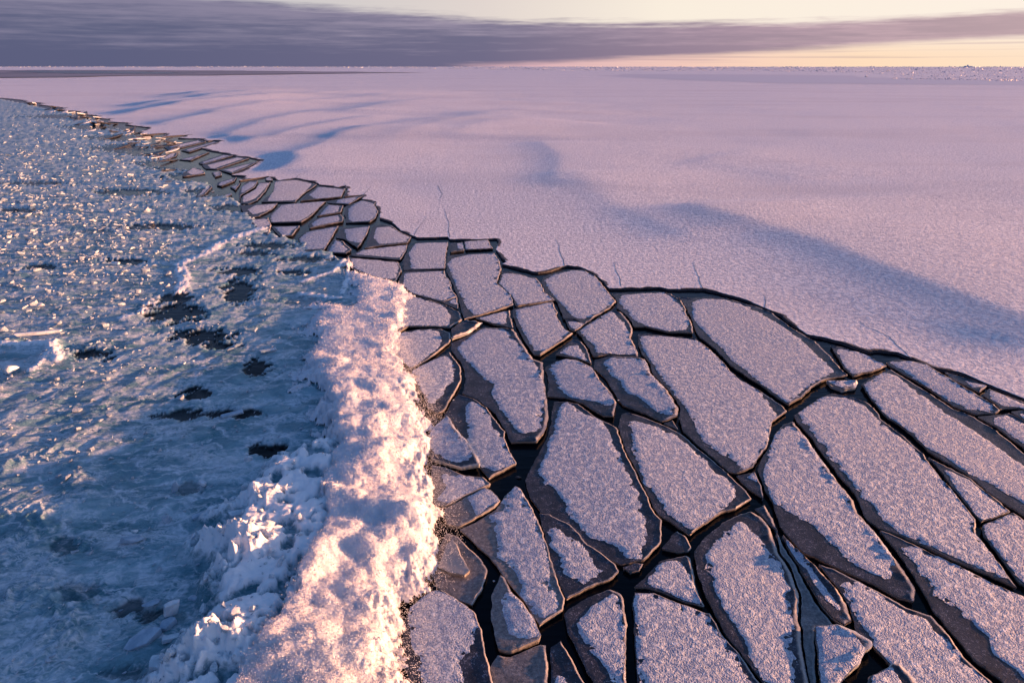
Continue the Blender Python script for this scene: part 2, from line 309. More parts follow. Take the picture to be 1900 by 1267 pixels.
# ---------------------------------------------------------------- the broken floes, traced on the photograph and laid on the sea surface
# (label, tilt to the sun in degrees, lift m, outline, frost outline or 'auto' or None)
FLOES = [
("small square frosted floe right behind the wide black gap under the sheet edge", 0, 0, [(774,450),(832,449),(828,470),(826,499),(749,502),(746,484),(752,472),(764,456)], [(773,452),(831,450),(827,470),(825,497),(765,499),(763,478),(760,470)]),
("frosted floe with a pinkish top, touching the upper end of the foam crest", .6, 0, [(750,503),(825,501),(828,513),(837,521),(839,537),(849,550),(821,561),(797,554),(763,545),(742,536),(740,520)], [(753,508),(824,503),(830,520),(836,538),(845,549),(820,557),(797,551),(765,543),(750,530)]),
("tiny dark triangular floe wedged at the corner of three frosted floes", .8, 0, [(822,562),(848,551),(851,573),(838,569)], [(834,560),(847,553),(848,565),(838,563)]),
("tiny dark square of bare ice in the black gap under the sheet edge", -.5, -.01, [(835,451),(858,449),(862,464),(834,468)], [(850,452),(857,451),(859,462),(851,461)]),
("small flat frosted rectangle hard under the square notch of the sheet edge", .5, 0, [(860,448),(905,444),(915,461),(863,464)], [(862,450),(904,446),(912,460),(865,462)]),
("tall frosted floe below the square notch, its left side edged with dark ice", 0, 0, [(831,473),(869,471),(917,469.5),(927,484),(930,501),(922,526),(949,547),(954,566),(881,588),(862,592),(856,579),(848,548),(838,524),(829,505),(827,488)], [(838,482),(868,473),(916,471),(925,485),(928,501),(921,527),(945,550),(947,564),(883,585),(868,570),(857,547),(845,520),(838,502),(832,490)]),
("lens shaped frosted floe just left of the big rounded one under the sheet edge", .2, 0, [(932,501),(963,508),(995,516),(1003,524),(1012,543),(1031,557),(957,569),(951,552),(924,527)], [(937,508),(963,510),(992,518),(1000,526),(1009,545),(1026,556),(963,566),(955,552),(929,526)]),
("rounded heart shaped frosted floe with a bright rim on its right", 0, 0, [(1008,514),(1029,507),(1062,500),(1082,500),(1105,512),(1124,535),(1143,560),(1130,572),(1098,592),(1086,602),(1067,591),(1046,591),(1031,557),(1012,543),(1004,524)], [(1014,520),(1030,510),(1062,503),(1081,503),(1103,515),(1121,537),(1138,560),(1098,587),(1080,591),(1064,586),(1047,567),(1030,548),(1020,535)]),
("small frosted triangle tucked under the point of the heart shaped floe", .3, 0, [(1048,592),(1067,594),(1087,600),(1067,615),(1056,611)], [(1055,597),(1066,597),(1082,601),(1067,611),(1060,607)]),
("small frosted wedge pointing left between the tall floe and the narrow one", .2, 0, [(881,590),(945,575),(953,608),(923,603)], [(890,591),(939,578),(937,600),(920,600)]),
("long narrow frosted floe slanting down from the crack crossing, dark on its left", -.3, 0, [(950,575),(957,571),(1024,559),(1035,579),(1033,586),(1048,611),(1063,619),(1004,659),(991,658),(976,638),(961,611),(951,583)], [(959,575),(1020,562),(1028,580),(1044,608),(1055,617),(1005,654),(995,650),(980,625),(964,595)]),
("wide frosted floe whose left end is buried under the top of the foam crest", .7, 0, [(715,585),(728,560),(761,548),(797,556),(822,563),(852,577),(858,592),(835,607),(805,605),(757,606),(738,617),(718,610)], [(730,566),(765,551),(797,560),(822,568),(833,585),(831,604),(760,604),(735,610)]),
("bare dark shard tilted up with one glowing orange edge", 2.5, .02, [(838,611),(860,595),(896,598),(869,619),(837,630)], None),
("round shouldered frosted floe beside the foam crest, below the wide one", .6, 0, [(715,645),(736,619),(784,610),(818,610),(835,617),(836,633),(793,667),(761,685),(738,663)], [(728,635),(745,620),(784,613),(812,615),(816,627),(814,642),(790,661),(763,680),(745,667)]),
("leaf shaped frosted floe with a dark curved right margin beside the foam", .4, 0, [(763,688),(795,671),(833,652),(839,660),(856,682),(856,707),(843,732),(824,763),(810,766),(793,757),(784,734),(772,716)], [(767,690),(795,674),(826,661),(837,672),(840,690),(837,707),(826,715),(815,735),(803,748),(794,735),(782,718),(776,700)]),
("large tongue shaped frosted floe with a broad dark left margin, lower half in shade", -1.2, 0, [(852,628),(896,606),(938,608),(953,611),(980,654),(989,667),(1008,674),(1009,703),(1014,734),(1018,768),(1014,795),(998,821),(947,821),(938,802),(919,768),(898,750),(879,738),(858,728),(863,709),(862,686),(852,667),(837,650),(837,634)], [(857,636),(896,610),(935,612),(960,640),(978,660),(992,680),(1002,700),(1008,735),(1001,770),(998,795),(985,804),(965,802),(957,790),(945,775),(930,755),(916,730),(921,712),(900,700),(880,678),(862,660),(852,645)]),
("bluish floe with a bare dark corner, behind the bright edged raised slab", -2.2, -.01, [(852,729),(879,739),(902,755),(923,785),(936,802),(938,817),(947,840),(960,860),(923,879),(907,888),(893,870),(865,817),(836,775),(824,769),(840,741)], [(868,752),(875,745),(892,755),(906,775),(911,795),(927,808),(936,835),(954,860),(922,872),(905,865),(896,865),(880,840),(870,815),(874,800),(868,775)]),
("small frosted slab heaved up on its right with a pale broken edge", -4.5, .10, [(799,798),(829,774),(835,779),(852,806),(875,836),(893,869),(856,873),(827,863),(801,852),(790,825)], [(802,800),(827,780),(834,800),(852,817),(868,843),(872,858),(846,862),(828,852),(806,840),(797,815)]),
("pointed half frosted floe wedged beneath the slab with the pale broken edge", -1.5, 0, [(801,862),(826,866),(860,881),(896,886),(911,899),(869,917),(826,939),(806,938),(798,895)], [(824,880),(860,886),(893,891),(896,900),(870,913),(832,930),(814,926),(832,905)]),
("half frosted floe under a thin black crack, right beside the foam spray", -2.4, .02, [(898,905),(911,911),(930,931),(921,942),(885,961),(854,976),(829,971),(822,944)], [(870,923),(898,911),(911,915),(925,930),(902,943),(884,957),(882,945),(877,934)]),
("long bluish floe standing upright to the right of the half frosted ones", -2.0, 0, [(957,902),(966,908),(989,949),(1005,978),(1014,1010),(1035,1079),(1047,1111),(1045,1132),(1001,1160),(993,1148),(970,1112),(938,1073),(928,1060),(911,1035),(879,1003),(853,979),(890,963),(922,944),(937,920)], [(942,915),(957,905),(970,918),(975,940),(985,950),(991,968),(990,980),(1001,1000),(1005,1020),(1012,1035),(1014,1065),(1017,1095),(1031,1122),(1020,1131),(998,1140),(985,1125),(972,1110),(975,1085),(960,1065),(950,1045),(930,1030),(927,990),(921,968),(915,955),(940,948)]),
("bare dark slab partly sunk beside the foam spray", -2.5, -.04, [(828,985),(850,992),(868,1010),(895,1040),(905,1058),(897,1090),(877,1122),(845,1108),(812,1088),(800,1060),(803,1030)], None),
("glassy blue wedge of ice sitting on the bare sunk slab beside the foam", -3.5, .10, [(826,1016),(838,1004),(848,1014),(855,1032),(872,1066),(862,1073),(838,1068),(815,1055)], None),
("frosted floe with a rounded top at the bottom edge beside the foam", -1.6, .01, [(759,1124),(801,1095),(819,1093),(848,1111),(881,1137),(894,1169),(900,1211),(915,1267),(925,1330),(790,1330),(745,1230),(748,1160)], [(762,1126),(800,1098),(820,1096),(845,1113),(878,1138),(881,1160),(873,1190),(868,1205),(845,1230),(855,1267),(850,1315),(800,1300),(785,1235),(770,1190),(763,1160)]),
("small pointed slab rising like a fin between two bluish floes", -3.4, .07, [(930,1069),(937,1074),(949,1099),(970,1122),(991,1152),(1004,1183),(1001,1192),(949,1213),(923,1207),(911,1148),(913,1105)], [(941,1106),(947,1100),(968,1127),(986,1153),(997,1183),(975,1188),(950,1180),(940,1150),(932,1130)]),
("bare blue grey slab awash right below the pointed fin", -2.5, -.02, [(948,1217),(1003,1195),(1013,1197),(1017,1230),(1018,1320),(925,1320),(905,1240),(923,1213)], None),
("dark floe with a ragged frost strip and a warm curved upper rim", -1.0, 0, [(1001,951),(1020,953),(1058,972),(1075,991),(1091,1010),(1113,1023),(1142,1048),(1150,1062),(1138,1073),(1092,1090),(1050,1111),(1046,1102),(1037,1081),(1023,1043),(1014,1005),(1006,972)], [(1021,984),(1034,980),(1044,995),(1062,1003),(1080,1020),(1093,1040),(1107,1058),(1109,1068),(1088,1072),(1080,1078),(1050,1062),(1050,1045),(1040,1025),(1022,1010),(1028,1000)]),
("largest floe of the middle, shield shaped and bluish with wide dark margins", -2.0, 0, [(1029,745),(1050,745),(1075,751),(1109,777),(1143,794),(1151,812),(1158,835),(1170,859),(1184,888),(1197,915),(1214,955),(1227,967),(1228,1007),(1197,1039),(1176,1043),(1151,1047),(1128,1036),(1092,1012),(1069,987),(1050,966),(1001,948),(981,917),(973,888),(991,854),(1012,817),(1022,785),(1025,760)], [(1040,756),(1052,749),(1080,770),(1110,780),(1125,800),(1135,830),(1150,855),(1165,890),(1178,910),(1183,940),(1190,965),(1194,985),(1190,1020),(1180,1036),(1165,1030),(1148,1010),(1120,1000),(1092,992),(1080,970),(1062,955),(1050,925),(1030,900),(1010,890),(1003,870),(1018,840),(1022,815),(1032,800),(1036,775)]),
("sparkling frosted floe tapering down to a point above the star shaped black gap", .2, 0, [(1153,768),(1164,764),(1197,774),(1229,787),(1261,802),(1303,838),(1351,878),(1387,915),(1395,925),(1366,943),(1341,950),(1292,983),(1284,992),(1278,992),(1248,971),(1219,955),(1202,922),(1188,888),(1174,859),(1161,835),(1154,812),(1146,792),(1151,777)], [(1168,785),(1180,783),(1214,793),(1248,808),(1277,829),(1306,857),(1322,878),(1344,890),(1359,902),(1360,917),(1345,936),(1322,953),(1292,978),(1282,980),(1265,967),(1242,952),(1236,938),(1214,909),(1199,890),(1186,852),(1177,833),(1177,808)]),
("bluish frosted floe with a wide dark left margin above the broad black crossing", -2.4, 0, [(1103,665),(1134,659),(1187,664),(1197,668),(1205,682),(1208,693),(1230,716),(1246,736),(1253,751),(1259,758),(1257,773),(1229,782),(1197,766),(1153,749),(1144,734),(1126,703),(1102,681)], [(1124,670),(1134,664),(1187,668),(1196,671),(1203,690),(1225,718),(1247,750),(1247,768),(1238,770),(1218,760),(1200,745),(1183,732),(1167,728),(1155,705),(1130,685)]),
("bluish frosted floe with a glowing hooked rim on its right, left of its twin", -2.4, 0, [(1012,679),(1029,670),(1050,665),(1071,669),(1099,682),(1112,705),(1133,728),(1143,747),(1140,773),(1121,773),(1081,748),(1050,736),(1016,733),(1018,707),(1012,686)], [(1024,678),(1048,667),(1072,672),(1096,685),(1111,712),(1128,733),(1137,750),(1125,752),(1108,745),(1085,740),(1060,735),(1042,722),(1035,705),(1030,690)]),
("small frosted wedge above the two bluish twins, cut by a curved black gap", -.8, 0, [(1030,657),(1063,629),(1080,634),(1092,655),(1098,675),(1072,665),(1050,660)], [(1040,655),(1058,642),(1070,642),(1083,660),(1088,670),(1072,662),(1052,657)]),
("five sided frosted floe with a glowing right edge below the heart shaped one", 0, 0, [(1069,616),(1092,600),(1134,575),(1151,579),(1166,594),(1174,611),(1171,628),(1183,653),(1185,662),(1134,657),(1101,661),(1094,649),(1079,625)], [(1079,614),(1095,603),(1135,579),(1145,590),(1155,600),(1163,615),(1166,630),(1179,657),(1135,655),(1110,654),(1105,640),(1093,630)]),
("squarish frosted floe touching the sheet edge just right of the heart shaped one", -.2, 0, [(1136,544),(1185,543),(1231,542),(1246,545),(1265,558),(1273,573),(1273,583),(1284,600),(1287,618),(1240,616),(1197,606),(1176,606),(1168,590),(1144,570),(1145,560)], [(1154,548),(1195,545),(1230,544),(1242,550),(1259,565),(1267,580),(1277,600),(1270,612),(1240,614),(1200,604),(1181,595),(1166,575),(1152,562)]),
("huge oblong frosted floe lying along the sheet edge", -.2, 0, [(1259,549),(1282,552),(1313,549),(1345,552),(1377,561),(1408,570),(1434,581),(1450,594),(1464,605),(1513,634),(1532,653),(1558,682),(1573,697),(1532,705),(1512,716),(1489,737),(1463,752),(1442,739),(1408,713),(1379,694),(1356,678),(1345,665),(1320,641),(1297,624),(1289,609),(1283,590),(1274,571),(1264,556)], [(1287,561),(1300,554),(1345,556),(1376,566),(1408,581),(1440,600),(1450,606),(1480,628),(1513,660),(1545,690),(1520,702),(1480,730),(1463,747),(1445,734),(1410,708),(1385,685),(1362,670),(1342,645),(1320,625),(1301,605),(1289,590)]),
("huge oblong frosted floe in the very middle of the broken field", 0, 0, [(1184,618),(1229,621),(1291,628),(1313,643),(1344,673),(1355,688),(1377,706),(1407,722),(1448,751),(1460,763),(1434,784),(1429,803),(1426,824),(1410,848),(1399,866),(1366,879),(1351,875),(1303,833),(1266,799),(1260,777),(1262,755),(1249,734),(1211,692),(1207,675),(1198,665),(1190,655),(1184,638)], [(1192,624),(1229,624),(1289,631),(1310,646),(1333,666),(1350,685),(1373,705),(1400,722),(1420,745),(1440,775),(1428,795),(1424,820),(1408,845),(1394,860),(1377,870),(1360,850),(1340,840),(1310,820),(1298,800),(1290,780),(1275,755),(1263,740),(1243,715),(1224,690),(1211,670),(1195,645)]),
("tiny dark triangle at the joint of three cracks above the sparkling tapering floe", -1, 0, [(1231,785),(1248,780),(1259,797)], None),
("small three sided frosted floe near the sheet edge with a bright upper rim", .4, 0, [(1541,641),(1558,643),(1600,655),(1632,670),(1645,678),(1621,689),(1582,698),(1566,682),(1549,653)], [(1556,648),(1600,657),(1632,673),(1638,679),(1615,687),(1580,693),(1568,675)]),
("narrow frosted sliver with an upturned right end inside a wide black crack", 1.5, .03, [(1532,707),(1590,705),(1592,711),(1588,721),(1562,724),(1545,718)], [(1536,709),(1584,708),(1584,716),(1562,720),(1548,715)]),
("smooth bluish strip floe along the sheet edge, edged by bright lines", -2.0, 0, [(1644,671),(1664,666),(1693,670),(1719,676),(1753,697),(1811,731),(1845,752),(1855,762),(1848,767),(1811,768),(1769,752),(1724,720),(1685,697),(1653,679)], [(1652,671),(1692,672),(1718,680),(1750,700),(1803,733),(1842,757),(1825,764),(1800,757),(1765,742),(1720,715),(1687,692),(1675,682)]),
("thin bare sliver squeezed between the bluish strip and the sheet edge", -.8, 0, [(1752,690),(1782,697),(1833,716),(1818,728),(1784,711),(1765,702)], [(1790,704),(1828,717),(1818,722),(1805,718)]),
("small frosted floe at the right frame edge below the sheet edge", -.6, 0, [(1836,721),(1869,734),(1900,746),(1985,785),(1985,800),(1900,757),(1869,757),(1856,758),(1848,749),(1824,732)], [(1840,726),(1868,737),(1955,778),(1960,785),(1890,754),(1862,752),(1842,740)]),
("long frosted floe with a dark lower margin running off the right frame edge", 0, 0, [(1597,713),(1637,691),(1653,686),(1679,702),(1724,729),(1769,758),(1806,773),(1848,798),(1900,840),(1990,897),(2000,1018),(1900,955),(1853,926),(1848,922),(1795,879),(1753,855),(1722,836),(1690,804),(1637,767),(1619,744)], [(1607,715),(1640,694),(1660,698),(1700,731),(1750,766),(1800,797),(1850,832),(1900,867),(1985,915),(1990,1000),(1900,930),(1870,913),(1820,885),(1790,870),(1755,845),(1720,828),(1700,803),(1668,790),(1640,762),(1625,745),(1612,727)]),
("frosted floe with a dark left margin at the right frame edge above the long one", -.4, 0, [(1814,772),(1850,770),(1872,766),(1900,781),(1990,832),(1990,883),(1900,831),(1848,791)], [(1852,776),(1870,773),(1985,837),(1980,868),(1900,820),(1872,800),(1850,787)]),
("small dark edged floe cut by the right frame edge", -.8, 0, [(1876,763),(1900,760),(1985,803),(1985,828),(1900,779)], [(1895,767),(1975,808),(1975,815),(1900,775)]),
("huge frosted floe right of the centre tapering to a long lower point", 0, 0, [(1473,771),(1489,759),(1516,741),(1542,730),(1579,736),(1610,747),(1628,764),(1636,778),(1680,812),(1714,843),(1730,867),(1749,891),(1764,904),(1782,926),(1809,961),(1812,990),(1836,1022),(1862,1053),(1886,1089),(1832,1064),(1780,1043),(1716,1014),(1671,993),(1630,978),(1606,963),(1593,929),(1575,900),(1558,884),(1529,845),(1503,808),(1477,782)], [(1482,767),(1515,747),(1530,737),(1570,739),(1600,752),(1630,785),(1660,807),(1688,828),(1705,850),(1740,882),(1773,920),(1798,955),(1806,985),(1838,1030),(1868,1070),(1840,1060),(1790,1038),(1730,1012),(1670,985),(1645,965),(1630,945),(1608,928),(1594,905),(1574,880),(1562,860),(1547,850),(1537,830),(1517,810),(1500,790)]),
("slim frosted sliver wedged between two huge floes right of the centre", 0, 0, [(1723,847),(1753,864),(1800,887),(1856,932),(1876,950),(1848,960),(1821,967),(1811,955),(1784,923),(1766,902),(1753,886),(1732,857)], [(1757,873),(1800,894),(1848,935),(1866,949),(1822,963),(1804,940),(1778,907)]),
("frosted floe with a straight bright left edge at the right frame edge", .1, 0, [(1822,972),(1848,963),(1880,951),(1900,964),(2000,1024),(2000,1158),(1900,1083),(1893,1081),(1865,1046),(1834,1005),(1821,987)], [(1828,976),(1880,957),(1990,1028),(1990,1140),(1900,1075),(1872,1043),(1842,1003)]),
("huge frosted floe with a broad dark bare corner at its lower left", 0, 0, [(1471,783),(1499,815),(1525,854),(1554,893),(1583,928),(1585,933),(1593,953),(1625,988),(1651,1022),(1677,1058),(1698,1090),(1696,1114),(1664,1106),(1616,1080),(1563,1057),(1511,1032),(1490,1023),(1459,991),(1447,976),(1436,934),(1418,908),(1414,897),(1404,872),(1417,843),(1430,825),(1437,806),(1454,788)], [(1440,807),(1465,792),(1490,812),(1513,840),(1528,865),(1548,895),(1568,920),(1576,945),(1588,960),(1623,989),(1638,1010),(1653,1035),(1648,1060),(1643,1068),(1620,1060),(1590,1045),(1560,1025),(1535,995),(1515,975),(1480,955),(1440,930),(1427,905),(1421,880),(1430,850)]),
("small bare dark triangle under the huge central floe, in its lower crack", -1.5, -.01, [(1366,882),(1399,874),(1411,900),(1418,924),(1400,914),(1388,906)], [(1388,885),(1398,878),(1404,893)]),
("bare dark shard with a bright right edge beside the broad black crack", .8, 0, [(1400,944),(1419,936),(1434,962),(1443,985),(1425,972),(1410,952)], None),
("bare dark triangle floating in the star shaped black gap", -1, -.01, [(1228,1015),(1245,993),(1258,985),(1272,993),(1283,1015),(1278,1022),(1258,1023)], None),
("small bare oval cake floating in the black gap below the shield shaped floe", -.5, -.01, [(1155,1052),(1175,1045),(1194,1045),(1186,1057),(1170,1062)], None),
("small frosted triangular floe with a glowing right side right of the black star gap", .5, 0, [(1176,1089),(1205,1060),(1226,1039),(1273,1030),(1280,1034),(1286,1061),(1290,1082),(1308,1124),(1273,1117),(1229,1098),(1198,1089)], [(1203,1083),(1215,1065),(1230,1046),(1254,1042),(1270,1055),(1280,1075),(1288,1100),(1297,1118),(1275,1113),(1235,1094)]),
("big sparkling frosted floe at the bottom edge below the small triangular one", .2, 0, [(1177,1098),(1214,1099),(1260,1119),(1303,1134),(1317,1136),(1343,1181),(1377,1218),(1410,1267),(1438,1325),(1182,1330),(1182,1267),(1175,1169),(1173,1118)], [(1186,1101),(1214,1101),(1258,1122),(1303,1138),(1323,1170),(1348,1200),(1373,1240),(1395,1300),(1398,1315),(1195,1320),(1192,1267),(1184,1200),(1189,1160),(1181,1120)]),
("long sparkling frosted floe with a broad glowing right rim, bottom centre right", .5, .01, [(1286,1024),(1300,1005),(1341,970),(1374,953),(1393,948),(1412,958),(1429,982),(1447,1031),(1466,1058),(1482,1106),(1481,1150),(1488,1203),(1499,1252),(1500,1267),(1498,1330),(1443,1325),(1410,1257),(1389,1230),(1347,1179),(1322,1133),(1307,1099),(1292,1063)], [(1314,1034),(1326,1017),(1343,1000),(1374,971),(1397,991),(1419,1018),(1441,1048),(1456,1085),(1456,1121),(1466,1150),(1461,1195),(1469,1234),(1466,1320),(1443,1310),(1412,1250),(1392,1200),(1374,1164),(1350,1129),(1333,1101),(1321,1067)]),
("slim sliver with a broad glowing orange flank over a dark bare floe", 3.0, .05, [(1452,993),(1492,1032),(1516,1055),(1553,1095),(1569,1124),(1580,1155),(1565,1161),(1541,1146),(1511,1106),(1485,1058),(1463,1018)], [(1456,1004),(1485,1035),(1505,1060),(1525,1090),(1549,1120),(1555,1133),(1535,1115),(1515,1090),(1500,1060),(1472,1035)]),
("long bare dark floe lying under the glowing orange sliver", -1.5, -.03, [(1440,986),(1460,1020),(1484,1062),(1507,1108),(1545,1155),(1553,1162),(1511,1160),(1515,1260),(1516,1330),(1503,1330),(1504,1262),(1492,1200),(1486,1150),(1487,1105),(1470,1055),(1450,1025)], None),
("small tilted slab with a thick peach coloured point, near the bottom edge", -2.0, .10, [(1509,1165),(1553,1163),(1585,1176),(1616,1198),(1617,1206),(1606,1214),(1595,1236),(1565,1263),(1545,1300),(1522,1300),(1517,1237)], [(1511,1168),(1550,1171),(1573,1180),(1590,1197),(1601,1212),(1592,1232),(1568,1255),(1545,1292),(1526,1292),(1521,1240)]),
("large frosted floe with a long glowing upper right rim at the bottom edge", .3, .01, [(1518,1047),(1548,1057),(1585,1075),(1637,1101),(1684,1128),(1729,1142),(1744,1157),(1767,1186),(1788,1217),(1815,1243),(1840,1265),(1885,1330),(1690,1330),(1668,1250),(1622,1205),(1614,1193),(1586,1173),(1584,1153),(1572,1122),(1555,1092),(1530,1062)], [(1571,1083),(1600,1086),(1637,1113),(1678,1139),(1714,1152),(1730,1173),(1761,1199),(1780,1217),(1788,1233),(1822,1263),(1850,1315),(1700,1320),(1680,1250),(1639,1214),(1620,1179),(1585,1126)]),
("small upturned slab with a broad warm lit face cut by the bottom frame edge", 2.0, .12, [(1611,1264),(1652,1237),(1668,1236),(1693,1263),(1725,1310),(1600,1310)], [(1622,1265),(1650,1245),(1668,1275),(1680,1305),(1610,1305)]),
("huge frosted floe filling the lower right corner with a wide dark left margin", 0, 0, [(1631,981),(1674,999),(1716,1020),(1782,1051),(1848,1084),(1900,1105),(2000,1160),(2000,1330),(1905,1330),(1860,1261),(1811,1225),(1776,1184),(1747,1149),(1730,1129),(1706,1085),(1682,1048),(1655,1010)], [(1677,1011),(1716,1026),(1782,1057),(1848,1089),(1900,1110),(1990,1162),(1990,1320),(1960,1310),(1897,1245),(1847,1211),(1842,1184),(1795,1140),(1779,1122),(1737,1103),(1712,1058)]),
("dark floe with a narrow frost wedge and a glowing right rim at the bottom", -.6, 0, [(1132,1093),(1152,1101),(1158,1110),(1159,1137),(1163,1160),(1161,1190),(1163,1267),(1164,1330),(1112,1330),(1101,1267),(1082,1228),(1052,1173),(1046,1137),(1055,1128),(1092,1107)], [(1133,1110),(1140,1107),(1146,1126),(1152,1160),(1154,1190),(1156,1242),(1154,1267),(1149,1275),(1138,1249),(1113,1217),(1088,1190),(1077,1156),(1103,1127)]),
("dark floe at the bottom edge with only its lower tip frosted", -2, -.02, [(1022,1200),(1040,1187),(1060,1218),(1085,1267),(1105,1330),(1030,1330),(1022,1250)], [(1032,1258),(1045,1258),(1062,1290),(1070,1320),(1038,1320)]),
# ---- upper row, towards the wake's far end
("frosted floe with a straight top where the far crack bends beside the sheet edge", .6, 0, [(510,336),(548,333),(574,338),(589,342),(562,360),(548,374),(483,375),(506,357)], [(512,338),(548,335),(578,341),(565,355),(550,371),(497,373),(508,355)]),
("frosted wedge shaped floe at the far sheet edge, half pink half blue", -1.0, 0, [(590,345),(627,349),(641,350),(634,366),(583,370),(555,373),(567,360)], [(593,347),(627,351),(637,353),(632,365),(587,369),(575,362)]),
("thin blue frosted sliver under the far sheet edge", -2, 0, [(675,364),(637,368),(605,373),(608,376),(648,380)], [(665,366),(628,371),(625,376),(648,378)]),
("egg shaped bluish floe with a bright right rim in the far row", -2, 0, [(671,371),(697,376),(695,381),(702,394),(697,405),(688,412),(641,413),(641,403),(637,396),(641,382),(648,380)], [(655,381),(671,373),(692,379),(698,393),(693,404),(684,410),(655,411),(648,405),(648,388)]),
("small bluish leaf floe left of the egg shaped one", -2, 0, [(607,378),(638,382),(632,395),(587,401),(593,390)], 'auto'),
("flat bluish strip floe below the small leaf floe", -2, 0, [(585,404),(633,398),(638,405),(636,412),(573,423),(572,414)], 'auto'),
("long lying frosted floe of the far row, lower side blue", -.6, 0, [(520,378),(605,373),(596,382),(577,402),(559,413),(502,414),(499,400),(514,386)], [(524,380),(601,374),(590,386),(571,401),(556,411),(506,412),(505,400)]),
("small bright pink floe with a dark rim at the tip of the churned water", .8, .01, [(445,382),(516,377),(506,388),(481,401),(464,404),(451,396)], [(462,390),(475,382),(512,379),(500,389),(471,398)]),
("slanting pink floe with a bright lower rim in the far row", .6, 0, [(482,339),(502,338),(495,352),(478,371),(461,378),(446,377),(449,365),(474,351)], [(483,341),(499,340),(486,355),(471,369),(452,375),(453,364),(475,352)]),
("blue leaf floe at the left of the slanting pink one", -2, 0, [(463,335),(479,336),(473,348),(448,362),(444,374),(442,356),(452,341)], [(464,338),(475,338),(468,347),(449,358),(450,346)]),
("tiny rounded floe in the bend of the far crack", 0, 0, [(491,331),(500,328),(506,332),(505,335),(493,335)], 'auto'),
("blue smooth floe half covered with slush, at the edge of the churned water", -2, -.01, [(502,419),(557,419),(543,437),(520,439),(509,429)], 'auto'),
("large blue floe of the far row running into slush", -2, 0, [(567,428),(628,419),(616,442),(602,465),(566,467),(552,441)], [(572,430),(622,422),(612,442),(600,462),(568,463),(556,443)]),
("rounded blue floe beside the large one of the far row", -2, 0, [(619,443),(636,447),(652,464),(642,471),(604,468),(608,457)], 'auto'),
("five sided blue floe with a bright right rim in the far row", -1.8, 0, [(634,421),(686,419),(680,437),(670,454),(663,461),(639,444),(622,440)], [(641,425),(682,421),(676,436),(667,452),(646,446)]),
("pink frosted floe under the bend of the sheet edge, left of the black gap", .3, 0, [(692,420),(705,417),(727,419),(742,430),(764,440),(757,450),(707,456),(676,461),(684,440)], [(700,423),(722,421),(740,432),(759,441),(753,448),(706,453),(695,441)]),
("flat pink frosted floe sloping to the left above the foam's upper end", .5, 0, [(672,464),(757,453),(752,469),(742,482),(648,475),(658,470)], [(678,464),(753,455),(747,468),(740,478),(662,472)]),
("pink frosted floe fading into the upper end of the foam", .5, 0, [(646,478),(739,485),(746,499),(738,518),(732,524),(700,520),(660,503),(643,492)], [(652,480),(734,487),(738,499),(731,517),(703,515),(662,499)]),
("jumbled pink slab at the head of the churned water", 1.2, .03, [(464,408),(498,404),(504,418),(498,438),(482,430),(470,418)], [(468,410),(494,407),(499,418),(495,430),(483,426)]),
("small pink floe with an orange lower rim, highest on the heap at the bend", 1.2, .02, [(338,322),(359,312),(374,315),(381,322),(355,326),(338,328)], [(348,320),(360,313),(373,317),(377,322),(356,324)]),
("tiny pale floe right of the heap at the bend", -1, 0, [(392,320),(410,318),(412,325),(399,329)], 'auto'),
("small oblong blue floe below the far crack, near the heap", -2, 0, [(404,338),(440,328),(436,336),(412,346),(401,344)], 'auto'),
("tiny blue floe right of the small oblong one", -2, 0, [(427,347),(447,339),(437,354)], 'auto'),
("dark rimmed oblong floe below the heap at the bend", -1.5, 0, [(364,361),(384,341),(395,346),(382,360),(362,369)], 'auto'),
("tiny bluish oval floe near the tip of the churned water", -2, 0, [(408,365),(428,358),(431,361),(413,369)], 'auto'),
("slim pink floe, upper of the two long ones at the bend of the sheet edge", .5, 0, [(303,273),(370,259),(383,263),(338,274),(312,279)], 'auto'),
("slim blue floe below the upper pink one at the bend of the sheet edge", -1.5, 0, [(335,279),(397,262),(408,264),(351,283)], 'auto'),
("slim blue floe lying free left of the two long pink ones", -1.5, 0, [(331,296),(390,282),(354,298)], 'auto'),
("short pink floe left of the slim blue one at the bend", .5, .01, [(297,295),(312,286),(330,283),(327,290),(306,297)], 'auto'),
("long pink floe, upper one of the pair with a bright lower edge", .5, 0, [(374,307),(439,291),(463,294),(402,314),(381,313)], 'auto'),
("long pink floe with a blue end below the upper one of the pair", -.8, 0, [(406,316),(482,298),(466,308),(430,323),(412,317)], 'auto'),
("blue floe above the long pink pair, fused along the sheet edge", -1.5, 0, [(366,302),(414,286),(434,289),(377,306)], 'auto'),
]
# edge of the unbroken sheet, from the far left round to the right frame edge and beyond
SHEET = [(-420,166),(-200,173),(0,182),(40,186),(50,190),(78,191),(72,195),(118,200),(110,204),(150,207),(140,211),(182,215),(176,219),(205,221),(200,226),(240,228),(232,232),(278,237),(256,246),(268,250),(310,247),(300,254),(352,250),(330,257),(370,257),(385,262),(397,260),(411,262),(372,275),(392,280),(417,284),(437,289),(464,292),(484,297),(470,308),(430,325),(457,327),(443,335),(498,327),(509,331),(518,335),(548,331),(575,335),(591,340),(592,343),(627,347),(642,344),(645,352),(638,365),(674,362),(672,370),(698,374),(697,381),(705,396),(704,405),(727,412),(744,428),(769,438),(774,441),(831,439.5),(835,444),(890,444),(921,442),(925,449),(920,463),(930,476),(940,486),(932,490),(995,505),(1012,503),(1046,494),(1054,492),(1077,495),(1092,502),(1111,514),(1130,535),(1185,534),(1223,532),(1240,536),(1307,536),(1334,542),(1383,555),(1419,571),(1450,584),(1463,596),(1498,620),(1527,625),(1558,633),(1611,652),(1627,649),(1664,653),(1695,665),(1729,681),(1782,690),(1838,714),(1869,726),(1900,739),(1985,775),(2120,840),(2400,980)]
